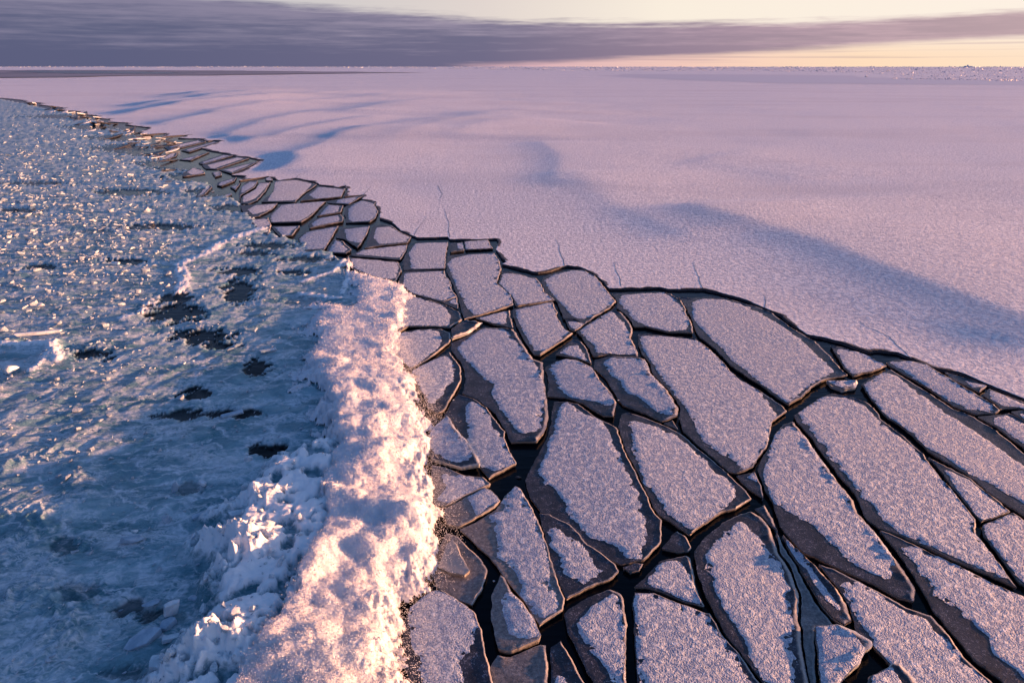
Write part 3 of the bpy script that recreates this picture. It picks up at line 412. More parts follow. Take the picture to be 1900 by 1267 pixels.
# ---------------------------------------------------------------- materials
def new_mat(name):
    m_ = bpy.data.materials.new(name); m_.use_nodes = True; m_.node_tree.nodes.clear()
    return m_, NT(m_.node_tree)
def finish(T, **ins):
    bsdf = T.n('ShaderNodeBsdfPrincipled')
    for k, v in ins.items():
        k = k.replace('_', ' ')
        if isinstance(v, bpy.types.NodeSocket): T.t.links.new(v, bsdf.inputs[k])
        else: bsdf.inputs[k].default_value = (tuple(v)+(1,)) if isinstance(v, tuple) and len(v) == 3 and k != 'Subsurface Radius' else v
    T.n('ShaderNodeOutputMaterial', ins={0: bsdf.outputs[0]}); return bsdf
def bump(T, h, dist, strength=1.0, normal=None):
    ins = {'Height': h, 'Distance': dist, 'Strength': strength}
    if normal is not None: ins['Normal'] = normal
    return T.n('ShaderNodeBump', ins=ins).outputs[0]
def stretched(T, pos, ang, sx, sy):
    mp = T.n('ShaderNodeMapping', ins={'Vector': pos, 'Rotation': (0, 0, ang), 'Scale': (sx, sy, 1)})
    return mp.outputs[0]

# frost and snow crystals lying on the ice
M_FROST, T = new_mat('frost')
pos = T.n('ShaderNodeNewGeometry').outputs['Position']
g1 = T.noise(pos, 5.0, 4, .66); g2 = T.noise(pos, 24.0, 2, .6)
g3 = T.n('ShaderNodeTexVoronoi', ins={'Vector': pos, 'Scale': 26.0, 'Randomness': 1.0}).outputs['Distance']
gb = T.noise(pos, .22, 3, .5)
h = T.m('MULTIPLY_ADD', g2, .30, T.m('MULTIPLY', T.smooth(g1, .44, .70), .42))
h = T.m('MULTIPLY_ADD', g3, -.18, h)
colf = T.mix(T.smooth(T.m('MULTIPLY_ADD', g1, .6, T.m('MULTIPLY', g2, .4)), .42, .60), (.22, .29, .43), (.70, .77, .88))
colf = T.mix(T.m('MULTIPLY', T.smooth(gb, .42, .66), .35), colf, (.50, .53, .62))
finish(T, Base_Color=colf, Roughness=.6, Specular_IOR_Level=.35, Normal=bump(T, h, .135, 1.0))

# the wide sheet: frosted young ice with wind drawn streaks
M_SHEET, T = new_mat('frosted_sea_ice')
geo = T.n('ShaderNodeNewGeometry'); pos = geo.outputs['Position']
g2 = T.noise(pos, 3.6, 5, .68); g1 = T.noise(pos, 3.0, 4, .6)
sv_ = stretched(T, pos, math.radians(-32), .30, 2.6); s1 = T.noise(sv_, 1.0, 4, .6)
sv2 = stretched(T, pos, math.radians(10), .012, .05); s2 = T.noise(sv2, 1.0, 4, .6)
sv3 = stretched(T, pos, math.radians(0), .004, .02); s3 = T.noise(sv3, 1.0, 5, .6)
h = T.m('MULTIPLY_ADD', g2, 1.6, T.m('MULTIPLY', s1, .9))
c = T.mix(T.smooth(g2, .42, .60), (.46, .50, .60), (.81, .83, .88))
c = T.mix(T.m('MULTIPLY', T.smooth(s1, .45, .7), .30), c, (.52, .55, .63))
c = T.mix(T.m('MULTIPLY', T.smooth(s2, .48, .66), .35), c, (.50, .51, .57))
c = T.mix(T.m('MULTIPLY', T.smooth(s3, .5, .7), .30), c, (.48, .48, .54))
rim = T.n('ShaderNodeAttribute', attribute_name='rim').outputs['Fac']
c = T.mix(T.m('MULTIPLY', T.smooth(T.m('MULTIPLY_ADD', T.m('SUBTRACT', g1, .5), .9, rim), .35, .6), 1.0), c, (.05, .052, .07))
finish(T, Base_Color=c, Roughness=.6, Specular_IOR_Level=.3, Normal=bump(T, h, .075, 1.0))

# bare new ice: dark, slightly glossy, with scattered frost grains and a refrozen rim painted paler where it faces the sun
M_ICE, T = new_mat('thin_dark_ice')
pos = T.n('ShaderNodeNewGeometry').outputs['Position']
rim = T.n('ShaderNodeAttribute', attribute_name='rim').outputs['Fac']
g1 = T.noise(pos, 2.2, 4, .6); g2 = T.noise(pos, 30.0, 3, .6); g4 = T.noise(pos, 11.0, 3, .7)
vor = T.n('ShaderNodeTexVoronoi', ins={'Vector': pos, 'Scale': 9.0}).outputs['Distance']
c = T.mix(T.smooth(g1, .3, .7), (.014, .017, .028), (.034, .039, .060))
c = T.mix(T.m('MULTIPLY', T.smooth(T.m('MULTIPLY_ADD', g4, .5, T.m('MULTIPLY', g2, .5)), .53, .62), T.m('MULTIPLY_ADD', T.smooth(g1, .42, .62), .5, .12)), c, (.30, .32, .40))
c = T.mix(T.m('MULTIPLY', T.smooth(vor, .10, .04), .7), c, (.6, .62, .7))
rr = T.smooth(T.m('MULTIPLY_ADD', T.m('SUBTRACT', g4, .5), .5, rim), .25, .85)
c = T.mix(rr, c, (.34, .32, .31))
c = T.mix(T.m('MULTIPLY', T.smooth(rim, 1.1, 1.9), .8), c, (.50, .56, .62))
h = T.m('MULTIPLY_ADD', g4, .6, g2)
finish(T, Base_Color=c, Roughness=.42, Specular_IOR_Level=.22, Normal=bump(T, h, .012, 1.0))

# broken slab edges and chunks: pale, slightly see-through
def chunk_mat(name, ca, cb, sss=.25, bs=.01):
    M_, T = new_mat(name)
    pos = T.n('ShaderNodeTexCoord').outputs['Object']
    g = T.noise(pos, 3.0, 4, .6); g2 = T.noise(pos, 14.0, 3, .6)
    c = T.mix(T.smooth(g, .35, .65), ca, cb)
    b = finish(T, Base_Color=c, Roughness=.35, Specular_IOR_Level=.5, Normal=bump(T, T.m('ADD', g, g2), bs, 1.0),
               Subsurface_Weight=sss, Subsurface_Radius=(.10, .16, .20), Subsurface_Scale=.5)
    return M_
M_CHUNK = chunk_mat('pale_ice', (.42, .50, .56), (.72, .76, .80))
M_CHUNKB = chunk_mat('blue_ice', (.22, .32, .42), (.38, .48, .58))
M_BRASH = chunk_mat('brash', (.22, .31, .41), (.42, .48, .55), 0.0, .02)
M_PACK = chunk_mat('pack', (.34, .40, .52), (.58, .62, .70), 0.0, .05)

# open black water
M_WATER, T = new_mat('black_sea_water')
pos = T.n('ShaderNodeNewGeometry').outputs['Position']
w1 = T.noise(stretched(T, pos, .5, .7, 3.0), 1.4, 3, .5)
finish(T, Base_Color=(.0025, .0035, .006), Roughness=.10, IOR=1.33, Specular_IOR_Level=.12, Normal=bump(T, w1, .03, .6))

# churned slush and foam streaked water of the wake
WANG = math.atan2(*(unproj([(330, 790)])-unproj([(120, 890)]))[0][::-1])
M_WAKE, T = new_mat('churned_slush')
pos = T.n('ShaderNodeNewGeometry').outputs['Position']
foam = T.n('ShaderNodeAttribute', attribute_name='foam').outputs['Fac']
wet = T.n('ShaderNodeAttribute', attribute_name='wet').outputs['Fac']
a1 = T.noise(stretched(T, pos, -WANG, 1.0, 2.2), 1.3, 6, .68, Distortion=1.4)
a2 = T.noise(stretched(T, pos, -WANG, 1.0, 1.8), 5.0, 5, .65, Distortion=1.2)
a3 = T.noise(pos, .35, 3, .5)
fil = T.m('SUBTRACT', 1.0, T.m('MULTIPLY', T.m('ABSOLUTE', T.m('SUBTRACT', a1, .5)), 7.5), clamp=True)
fil2 = T.m('SUBTRACT', 1.0, T.m('MULTIPLY', T.m('ABSOLUTE', T.m('SUBTRACT', a2, .5)), 7.0), clamp=True)
base = T.mix(T.smooth(a3, .35, .65), (.045, .150, .180), (.110, .235, .285))
base = T.mix(T.smooth(a2, .35, .7), base, (.14, .28, .35))
base = T.mix(T.m('MULTIPLY', T.smooth(T.noise(stretched(T, pos, -WANG, .25, .5), 1.0, 4, .6, Distortion=1.0), .45, .68), .65), base, (.32, .47, .53))
wv = T.n('ShaderNodeTexNoise', ins={'Vector': pos, 'Scale': 1.1, 'Detail': 4, 'Roughness': .6}).outputs['Color']
wp = T.n('ShaderNodeVectorMath', operation='MULTIPLY_ADD', ins={0: wv, 1: (1.5, 1.5, 0), 2: pos}).outputs[0]
def lace(vecin, sc, wd):
    e_ = T.n('ShaderNodeTexVoronoi', feature='DISTANCE_TO_EDGE', ins={'Vector': stretched(T, vecin, -WANG, 1.0, 2.1), 'Scale': sc}).outputs['Distance']
    return T.m('SUBTRACT', 1.0, T.m('DIVIDE', e_, wd), clamp=True)
pt = T.noise(stretched(T, pos, -WANG, .5, 1.1), .9, 4, .6)
l1 = T.m('MULTIPLY', T.m('POWER', lace(wp, .62, T.m('MULTIPLY_ADD', pt, .5, -.10)), 1.5), T.smooth(a1, .36, .58))
l2 = T.m('MULTIPLY', T.m('POWER', lace(wp, 3.2, .30), 1.5), T.smooth(pt, .42, .60))
l3 = T.m('MULTIPLY', T.smooth(T.m('MULTIPLY_ADD', a2, .5, T.m('MULTIPLY', a1, .5)), .50, .62), T.smooth(pt, .40, .62))
base = T.mix(T.m('MULTIPLY', l3, .45), base, (.36, .46, .55))
base = T.mix(T.m('MULTIPLY', T.m('MAXIMUM', l1, T.m('MULTIPLY', l2, .8)), .80), base, (.70, .74, .80))
base = T.mix(T.smooth(T.m('MULTIPLY_ADD', T.m('SUBTRACT', a2, .5), .8, foam), .35, .85), base, (.80, .83, .87))
base = T.mix(T.smooth(wet, .15, .75), base, (.003, .006, .010))
h = T.m('MULTIPLY_ADD', a2, .6, a1)
rough = T.m('MULTIPLY_ADD', wet, -.25, .38)
finish(T, Base_Color=base, Roughness=rough, Specular_IOR_Level=.18, Normal=bump(T, h, .05, .9))

M_FOAM, T = new_mat('white_foam')
pos = T.n('ShaderNodeNewGeometry').outputs['Position']
g1 = T.noise(pos, 9.0, 5, .7); g2 = T.noise(pos, 40.0, 3, .7); g0 = T.noise(pos, .9, 3, .5)
c = T.mix(T.smooth(g1, .3, .7), (.66, .70, .79), (.78, .76, .77))
c = T.mix(T.m('MULTIPLY', T.smooth(g0, .45, .7), .35), c, (.60, .72, .82))
finish(T, Base_Color=c, Roughness=.7, Specular_IOR_Level=.2, Normal=bump(T, T.m('MULTIPLY_ADD', g2, .4, g1), .045, 1.0),
       Subsurface_Weight=.25, Subsurface_Radius=(.12, .09, .08), Subsurface_Scale=.3)
M_SPRAY, T = new_mat('spray_drops')
finish(T, Base_Color=(.9, .9, .92), Roughness=.4)

# ---------------------------------------------------------------- open water under everything
WZ = -0.13
o = link('water', make_mesh('water', np.array([(-400, -60, WZ), (600, -60, WZ), (600, 700, WZ), (-400, 700, WZ)]), np.array([(0, 1, 2, 3)]), smooth=False), M_WATER)
tag(o, 'black open sea water showing in the cracks between the floes', 'water', kind='structure')

# ---------------------------------------------------------------- the unbroken sheet
def wob(L, amp, sc, seed=3):
    """crackly outline: the same displacement field for all floes, so that neighbours still fit together"""
    dx = fbm(L[:, 0]*sc, L[:, 1]*sc, seed, 4, .6); dy = fbm(L[:, 0]*sc+41, L[:, 1]*sc+7, seed+1, 4, .6)
    return L+np.stack([dx, dy], 1)*amp
def wobble(L):
    r = np.linalg.norm(L, axis=1)
    a = np.clip(.05+.0012*r, 0, .14)*sstep(200, 90, r)
    b = np.clip(.0016*r, .02, .06)*sstep(200, 90, r)
    return L+(wob(L, 1, 1.1)-L)*a[:, None]+(wob(L, 1, 5.0, 13)-L)*b[:, None]
def build_sheet():
    near = unproj(SHEET)
    pts = []
    for i in range(len(near)-1):
        a, b = near[i], near[i+1]; d = np.linalg.norm(b-a); r = max(14, np.linalg.norm(a))
        k = max(1, min(60, int(d/(r*.0035))))
        for j in range(k): pts.append(a+(b-a)*j/k)
    pts.append(near[-1]); near = np.array(pts)
    r = np.linalg.norm(near, axis=1)
    near = wobble(near)
    far = np.array([(400, 12), (4000, 30), (90000, 900), (90000, 130000), (-130000, 130000), (-130000, 40000), (-6000, 1900), (-900, 560)], float)
    ring = np.concatenate([near, far])
    P = []
    for y_ in np.arange(164, 330, 2.2):
        xs = np.arange(150, 1100, 7.0)+RNG.uniform(-3, 3); P.append(np.stack([xs, np.full(len(xs), y_+1.1)], 1))
    y_ = 128.0
    xs_step = 8.0
    while y_ < 1010:
        step = 2.5 if y_ < 160 else (5.0 if y_ < 330 else 8.0)
        sx = 22 if y_ < 160 else (11 if y_ < 330 else 10)
        xs = np.arange(-560, 2500, sx)+RNG.uniform(-3, 3)
        P.append(np.stack([xs, np.full(len(xs), y_)+RNG.uniform(-step*.2, step*.2, len(xs))], 1)); y_ += step
    P = unproj(np.concatenate(P)); P = P[inside(P, ring)]
    d, _, _, _ = seg_dist(P, near)
    P = P[d > .012*np.linalg.norm(P, axis=1)]
    # extra rows along the edge, for its raised lip
    rows = []
    nr = inset(ring, 0)  # orientation
    sgn = 1
    for g in (.05, .11, .22, .5):
        q = near; t_ = np.gradient(q, axis=0); n_ = np.stack([-t_[:, 1], t_[:, 0]], 1); n_ /= np.linalg.norm(n_, axis=1)[:, None]+1e-9
        rr_ = np.linalg.norm(q, axis=1); q2 = q+n_*g*np.maximum(1, rr_/40)[:, None]
        rows.append(q2)
    rows = np.concatenate(rows); rows = rows[inside(rows, ring)]
    P = np.concatenate([P, rows])
    v, f = cdt(ring, P)
    d, _, _, _ = seg_dist(v, near); r = np.linalg.norm(v, axis=1)
    sc = np.maximum(1, r/40)
    z = swell(v)*sstep(.5, 6, d)
    q = d/sc
    z = z + .008*np.exp(-((q-.05)/.03)**2)
    rim = 1.15*np.exp(-(q/.20)**2)*sstep(-.25, .2, fbm(v[:, 0]*.5, v[:, 1]*.5, 77, 2))
    V = np.column_stack([v, z])
    # side wall
    n0 = len(V); k = len(near)
    wt_ = np.column_stack([near, np.full(k, -.02)]); wb = np.column_stack([near, np.full(k, -.25)])
    V = np.concatenate([V, wt_, wb]); rim = np.concatenate([rim, np.full(2*k, 1.1)])
    F = list(f)+[(n0+i, n0+i+1, n0+k+i+1, n0+k+i) for i in range(k-1)]
    me = make_mesh('sea_ice', V, F, {'rim': rim})
    return link('sea_ice', me, M_SHEET), near
sheet, SHEET_W = build_sheet()
tag(sheet, 'unbroken pink and blue frosted sea ice reaching to the horizon', 'sea ice', kind='structure')

# ---------------------------------------------------------------- floes
def floe(label, tilt, lift, px, frost, gi):
    L = unproj(px); c = L.mean(0); r = np.linalg.norm(c)
    if area(L) < 0: L = L[::-1]
    step = max(.05, .0030*r)
    thick_edge = 'heaved' in label or 'fin' in label or 'thick' in label or 'upturned' in label or 'broad glowing orange' in label
    L = resample(chaikin(L, True, .03), step)
    L = wobble(L)
    L = inset(L, .002+.0003*r)
    size = math.sqrt(abs(area(L)))
    sc = min(max(.75, r/28), 1.35, size/.9*.8+.15)
    bwk = 2.4 if any(k_ in label for k_ in ('broad', 'upturned', 'heaved', 'thick')) else (1.5 if ('glowing' in label or 'fin' in label.split()) else 1.0)
    milky = .8 if 'glassy' in label else 1.9 if any(k_ in label for k_ in ('heaved', 'upturned', 'thick', 'tilted up')) else (.52 if any(k_ in label for k_ in ('blue grey', 'fin ', 'sunk', 'long bare dark', 'half frosted')) else 0)
    b0 = .050*sc; bw = b0*bwk                                          # width of the rim
    grid = max(.16, .010*r)
    lo, hi = L.min(0), L.max(0)
    gx, gy = np.meshgrid(np.arange(lo[0], hi[0], grid), np.arange(lo[1], hi[1], grid))
    P = np.stack([gx.ravel(), gy.ravel()], 1)+RNG.uniform(-.3, .3, (gx.size, 2))*grid
    P = P[inside(P, L)] if len(P) else P
    if len(P):
        d = seg_dist(P, L, True)[0]; P = P[d > bw*2.2]
    rows = []
    for g in (.4*bw, .8*bw, 1.2*bw, 1.7*bw):
        q = inset(L, g); q = q[inside(q, L)]
        if len(q):
            d = seg_dist(q, L, True)[0]; rows.append(q[d > .8*g])
    P = np.concatenate([P]+rows)
    v, f = cdt(L, P)
    rh = (.026+.03*(tilt > .8))*sc*bwk**.6*(1 if r < 42 else .55)
    def top(v):
        d, _, _, nr_ = seg_dist(v, L, True)
        nz = .15+1.25*sstep(-.35, .35, fbm(v[:, 0]*1.1, v[:, 1]*1.1, 91, 3))*(.75+.5*fbm(v[:, 0]*7, v[:, 1]*7, 92, 2))
        out = nr_-v; lo_ = np.linalg.norm(out, axis=1); bad_ = lo_ < 1e-4; out[bad_] = (v-c)[bad_]; out /= np.linalg.norm(out, axis=1)[:, None]+1e-9
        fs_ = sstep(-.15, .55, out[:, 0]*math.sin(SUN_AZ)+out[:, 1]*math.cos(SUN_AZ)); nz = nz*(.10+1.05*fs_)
        wo = bw*(.75+.75*sstep(-.5, .5, fbm(v[:, 0]*2.3, v[:, 1]*2.3, 95, 2)))
        z = rh*nz*np.where(d < wo, np.clip(1.25*d/wo-.25, -.25, 1), np.exp(-((d-wo)/(.55*bw))**2))
        return z, d, fs_
    z, d, fsun = top(v)
    z = z + .008*fbm(v[:, 0]*2, v[:, 1]*2, 33, 3)
    rim = np.maximum(np.exp(-(d/(1.25*bw))**2)*max(1, milky)*(.22+.78*fsun), milky if milky < 1 else 0)  # pale rim tone weighted to sunward edges: sunlight put into the colour
    V = np.column_stack([v-c, z])
    n0 = len(V); k = len(L); th = .16 if thick_edge else .12
    lower = inset(L, .03)
    V = np.concatenate([V, np.column_stack([L-c, np.full(k, z[:k].min() if k <= len(z) else -.01)]), np.column_stack([lower-c, np.full(k, -th)])])
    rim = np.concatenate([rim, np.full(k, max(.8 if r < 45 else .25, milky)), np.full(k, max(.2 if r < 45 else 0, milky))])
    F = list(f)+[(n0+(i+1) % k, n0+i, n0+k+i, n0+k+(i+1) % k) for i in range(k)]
    F.append(tuple(n0+k+i for i in reversed(range(k))))
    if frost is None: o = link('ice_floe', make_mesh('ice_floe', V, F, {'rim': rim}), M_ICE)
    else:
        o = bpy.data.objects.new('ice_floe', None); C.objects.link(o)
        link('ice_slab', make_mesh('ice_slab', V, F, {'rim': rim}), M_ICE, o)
    half = (hi[0]-lo[0])/2
    lim = .05 if lift <= .04 else .5
    ang = math.copysign(min(abs(math.radians(tilt)), math.asin(min(1, lim/max(half, .1)))), tilt)
    o.location = (c[0], c[1], lift+.0)
    o.rotation_euler = (math.radians(random.uniform(-.35, .35)), ang, 0)
    tag(o, label, 'ice floe', 'floes broken off the sheet edge')
    if frost is None: return o
    if frost == 'auto':
        Q = inset(L, max(.13*size, 1.4*bw)); Q = Q[inside(Q, L)]
        if len(Q) < 6: return o
        Q = Q[::2]
    else:
        Q = unproj(frost)
    if area(Q) < 0: Q = Q[::-1]
    fs = max(.035, .0026*r)
    Q = resample(chaikin(Q, True, .06), fs)
    e = fbm(Q[:, 0]*3.6, Q[:, 1]*3.6, 51+gi, 4, .8); e2 = fbm(Q[:, 0]*3.6+9, Q[:, 1]*3.6+3, 61+gi, 4, .8)
    ev = (.35+1.1*sstep(-.35, .35, fbm(Q[:, 0]*.9, Q[:, 1]*.9, 71+gi, 2)))[:, None]
    Q = Q+np.stack([e, e2], 1)*min(.26, .10*size)*ev
    Q = inset(Q, -min(.08, .04*size))
    mrg = .62*b0
    dq, _, _, nq = seg_dist(Q, L, True); ins_ = inside(Q, L)
    bad = (~ins_) | (dq < mrg)
    if bad.any():
        dirn = (c-nq[bad]); dirn /= np.linalg.norm(dirn, axis=1)[:, None]+1e-9
        Q[bad] = nq[bad]+dirn*mrg*1.15
    keep = inside(Q, L); Q = Q[keep]
    if len(Q) < 6: return o
    gr = max(.09, .0058*r)
    lo, hi = Q.min(0), Q.max(0)
    gx, gy = np.meshgrid(np.arange(lo[0], hi[0], gr), np.arange(lo[1], hi[1], gr))
    P = np.stack([gx.ravel(), gy.ravel()], 1)+RNG.uniform(-.45, .45, (gx.size, 2))*gr
    P = P[inside(P, Q)]
    if len(P): P = P[seg_dist(P, Q, True)[0] > gr*.35]
    v, f = cdt(Q, P)
    if not f: return o
    z, d, _ = top(v); de = seg_dist(v, Q, True)[0]
    z = np.maximum(z, 0)+.006+sstep(0, .07, de)*(.010+.012*np.abs(fbm(v[:, 0]*6, v[:, 1]*6, 23, 3))+.007*fbm(v[:, 0]*1.2, v[:, 1]*1.2, 29, 2))
    fo = link('frost_cover', make_mesh('frost_cover', np.column_stack([v-c, z]), f), M_FROST, o)
    return o
for gi, (label, tilt, lift, px, frost) in enumerate(FLOES):
    floe(label, tilt, lift, px, frost, gi)

# the field goes on beyond the frame: plain floes to the right and below, so that a step aside still finds ice
def beyond(px):
    px = [(x+RNG.uniform(-14, 14), y+RNG.uniform(-9, 9)) for x, y in px]
    cx = sum(p[0] for p in px)/len(px); cy = sum(p[1] for p in px)/len(px)
    o = floe('plain frosted floe lying outside the picture', RNG.uniform(-.8, .6), 0, px, [(cx+(x-cx)*.86, cy+(y-cy)*.86) for x, y in px], int(RNG.integers(0, 90)))
    o['group'] = 'floes outside the picture'
for i in range(5):
    for j in range(9):
        x0, x1 = 2006+i*210, 2006+(i+1)*210-5
        f_ = lambda x, k: 800+(x-2000)*.50+k*(118+.10*(x-2000))+max(0, 0)
        beyond([(x0+j*9, f_(x0, j)+4), (x1+j*9, f_(x1, j)+4), (x1+(j+1)*9, f_(x1, j+1)-2), ((x0+x1)/2+(j+1)*9, f_((x0+x1)/2, j+1)-2), (x0+(j+1)*9, f_(x0, j+1)-2)])
for i in range(6):
    for j in range(2):
        x0 = 770+i*205+j*70; y0 = 1336+j*150
        beyond([(x0, y0), (x0+200, y0), (x0+272, y0+145), (x0+72, y0+145)])

# hairline cracks running into the sheet: narrow raised seams with a dark slit
CRACKS = [[(835,440),(832,428),(834,415),(829,402),(826,390)], [(1048,494),(1046,482),(1040,470),(1037,455),(1032,442)], [(768,437),(775,425),(785,412),(793,402)],
 [(1306,536),(1300,526),(1297,515),(1290,500),(1287,488)], [(1419,571),(1421,562),(1420,552),(1416,545)], [(1152,530),(1150,515),(1142,500),(1140,486)],
 [(1692,665),(1678,652),(1663,640),(1652,626),(1630,616),(1608,606),(1596,598)], [(640,345),(643,350),(640,340)], [(674,362),(682,353),(688,346)], [(548,331),(553,326),(558,322)], [(430,324),(445,318),(468,306),(475,302)],
 [(437,289),(428,287),(420,285)], [(340,248),(352,243),(361,241),(366,240)], [(813,345),(820,360),(815,372)]]
for i, cr in enumerate(CRACKS):
    L = resample(unproj(cr), .25, False); L = wob(L, .10, 1.6, 8)
    r = np.linalg.norm(L.mean(0)); w = .010*max(1, r/26)
    t_ = np.gradient(L, axis=0); n_ = np.stack([-t_[:, 1], t_[:, 0]], 1); n_ /= np.linalg.norm(n_, axis=1)[:, None]+1e-9
    k = len(L); tp = np.linspace(1, .35, k)[:, None]
    z0 = swell(L)*sstep(.5, 6, seg_dist(L, SHEET_W)[0])
    prof = [(-1.3, -.006, .7), (-.8, .001, .6), (-.4, .001, .2), (.2, .001, 0), (.6, .001, .2), (1.0, -.006, .7)]
    V = []; R = []
    for s_, hh, rm in prof:
        V.append(np.column_stack([L+n_*s_*w*tp, z0+.006+hh*tp[:, 0]])); R.append(np.full(k, rm))
    V = np.concatenate(V); R = np.concatenate(R)
    F = [(a*k+j, a*k+j+1, (a+1)*k+j+1, (a+1)*k+j) for a in range(5) for j in range(k-1)]
    F = [f_[::-1] for f_ in F]
    link('crack', make_mesh('crack', V, F, {'rim': R}), M_ICE, sheet)

# ---------------------------------------------------------------- the wake: churned slush
WAKE = [(-400,170),(0,183),(60,195),(130,210),(200,230),(258,252),(300,278),(330,300),(356,322),(388,342),(420,354),(446,372),(458,388),(480,410),(510,430),(560,446),(612,464),(650,480),(660,512),(735,530),(742,560),(736,650),(768,735),(792,830),(775,900),(805,1000),(780,1085),(740,1120),(752,1250),(765,1440),(-600,1440),(-600,600)]
WK = unproj(WAKE)
DV = np.array([math.cos(WANG), math.sin(WANG)]); DN = np.array([-DV[1], DV[0]])
# dark pools (x, y, rx, ry in photo pixels, strength)
POOLS = [(120,216,60,4,.9),(180,236,50,5,.9),(225,256,50,6,.9),(275,282,50,7,.9),(310,304,45,8,.9),(350,328,40,8,.9),(395,356,40,8,.9),(430,385,30,7,.8),(500,455,40,7,.7),(560,480,40,6,.6),(470,470,30,6,.6),(330,552,28,10,1),(325,580,45,18,.9),(372,622,50,13,1),(400,640,30,8,.8),(445,540,24,24,1),(447,503,34,8,1),(478,680,22,18,.9),(362,730,22,14,.8),(490,832,30,13,.9),(165,656,34,11,.8),(235,484,30,6,.9),(60,330+10,60,4,.6),(240,356,50,6,.9),(300,420,60,6,.8),(330,305,50,12,.8),(395,300,30,6,.7),(230,275,50,8,.7),(545,505,28,6,.7),(330,770,40,12,.6),(420,765,50,10,.7),(600,610,40,12,.5),(75,495,30,6,.7),(30,390,40,5,.6),(180,430,35,5,.4),(120,1010,30,18,.4),(150,1100,45,20,.35),(220,1250,40,18,.4),(250,1130,40,20,.5),(350,905,25,15,.4),(560,560,30,10,.35)]
# foam ridges of the wake: line, width m, height m, foam
RFOAM = [([(505,402),(482,428),(440,440),(405,455),(385,470),(335,492)],.55,.22,1),([(335,500),(345,520),(330,548)],.45,.22,1),([(285,560),(262,580),(228,592)],.35,.16,.9),
 ([(643,480),(620,505),(560,525)],.22,.16,1),([(650,490),(646,520),(634,545)],.22,.20,1),([(560,546),(600,552),(630,556)],.28,.2,1),
 ([(0,640),(60,640),(95,640),(110,670)],.35,.24,1),([(60,690),(90,660),(100,640)],.3,.2,.8),([(0,1120),(60,1100),(110,1110),(135,1150),(120,1180)],.6,.28,.4),
 ([(0,960),(60,950),(60,990)],.6,.22,.3),([(130,870),(160,900),(140,930),(80,960)],.45,.15,.4),([(385,1020),(430,1030),(470,1055),(420,1080)],.55,.85,1),
 ([(400,965),(450,950),(500,955)],.42,.62,.9),([(330,1270),(400,1230),(450,1240)],.6,.75,1),([(0,870),(50,850),(100,840)],.4,.2,.5),([(310,330),(350,345),(330,360)],.6,.15,.5),
 ([(200,340),(260,330),(300,320)],.6,.12,.4),([(560,250+60),(540,560)],.01,.0,0)]
PILE = unproj([(650,790),(480,850),(425,930),(395,1010),(370,1100),(310,1190),(270,1290),(260,1420),(560,1420),(610,1150),(650,1000)], .3)
def wake_field(P, px):
    al = P@DV; ac = P@DN; r = np.linalg.norm(P, axis=1)
    d, _, _, _ = seg_dist(P, WK, True); ins_ = inside(P, WK); sd = np.where(ins_, d, -d)+np.clip(.02*r, .3, 2.2)*fbm(al/2.5, ac/1.2, 171, 4, .6)
    warp = .35*fbm(al*.5, ac*.5, 300, 2)
    z = .01+.12*fbm(al/2.4, ac/1.1, 101, 3)+.045*billow(al/1.2+warp, ac/.5+warp, 103, 3)+.008*fbm(al/.25, ac/.12, 107, 2)
    z += .10*sstep(20, 60, r)*fbm(al/3.0, ac/1.3, 111, 4, .65)
    fo = .22*sstep(.0, .5, fbm(al/2.2, ac/.8, 131, 4))
    wet = np.zeros(len(P))
    for cx, cy, rx, ry, s_ in POOLS:
        q = np.sqrt(((px[:, 0]-cx)/(1.35*rx))**2+((px[:, 1]-cy)/ry)**2)
        q = q+1.5*fbm(al*.9, ac*2.4, 141, 5, .65)
        e = min(1, s_*1.15)*(1-sstep(.55, 1.2, q)); wet = np.maximum(wet, e)
    z = z*(1-.85*wet)-.15*wet
    for L, w, h_, f_ in RFOAM:
        if h_ == 0: continue
        d_ = seg_dist(P, unproj(L))[0]
        n_ = .55+.9*billow(P[:, 0]*2.2, P[:, 1]*2.2, 151, 3)
        e = np.exp(-(d_/w)**2)*np.clip(n_, 0, 2)
        z = z+h_*.6*e; fo = np.maximum(fo, f_*np.clip(e*1.1, 0, 1))
    dp = seg_dist(P, PILE, True)[0]; dp = np.where(inside(P, PILE), dp, -dp)+.8*fbm(P[:, 0]*1.1, P[:, 1]*1.1, 161, 4, .6)
    e = sstep(-.1, .9, dp)
    hole = sstep(.02, .22, fbm(P[:, 0]*1.6, P[:, 1]*1.6, 163, 3))
    z = z+e*(.37+.20*puff(P[:, 0]*1.5, P[:, 1]*1.5, 165)+.09*puff(P[:, 0]*4.3, P[:, 1]*4.3, 166)-.26*hole)
    fo = np.maximum(fo, e*(1-.75*hole)); wet = wet*(1-e)
    edge = sstep(-.1, .5, sd)
    z = z*edge+(-.30)*(1-edge)
    return z, fo, wet*sstep(0, .5, sd)
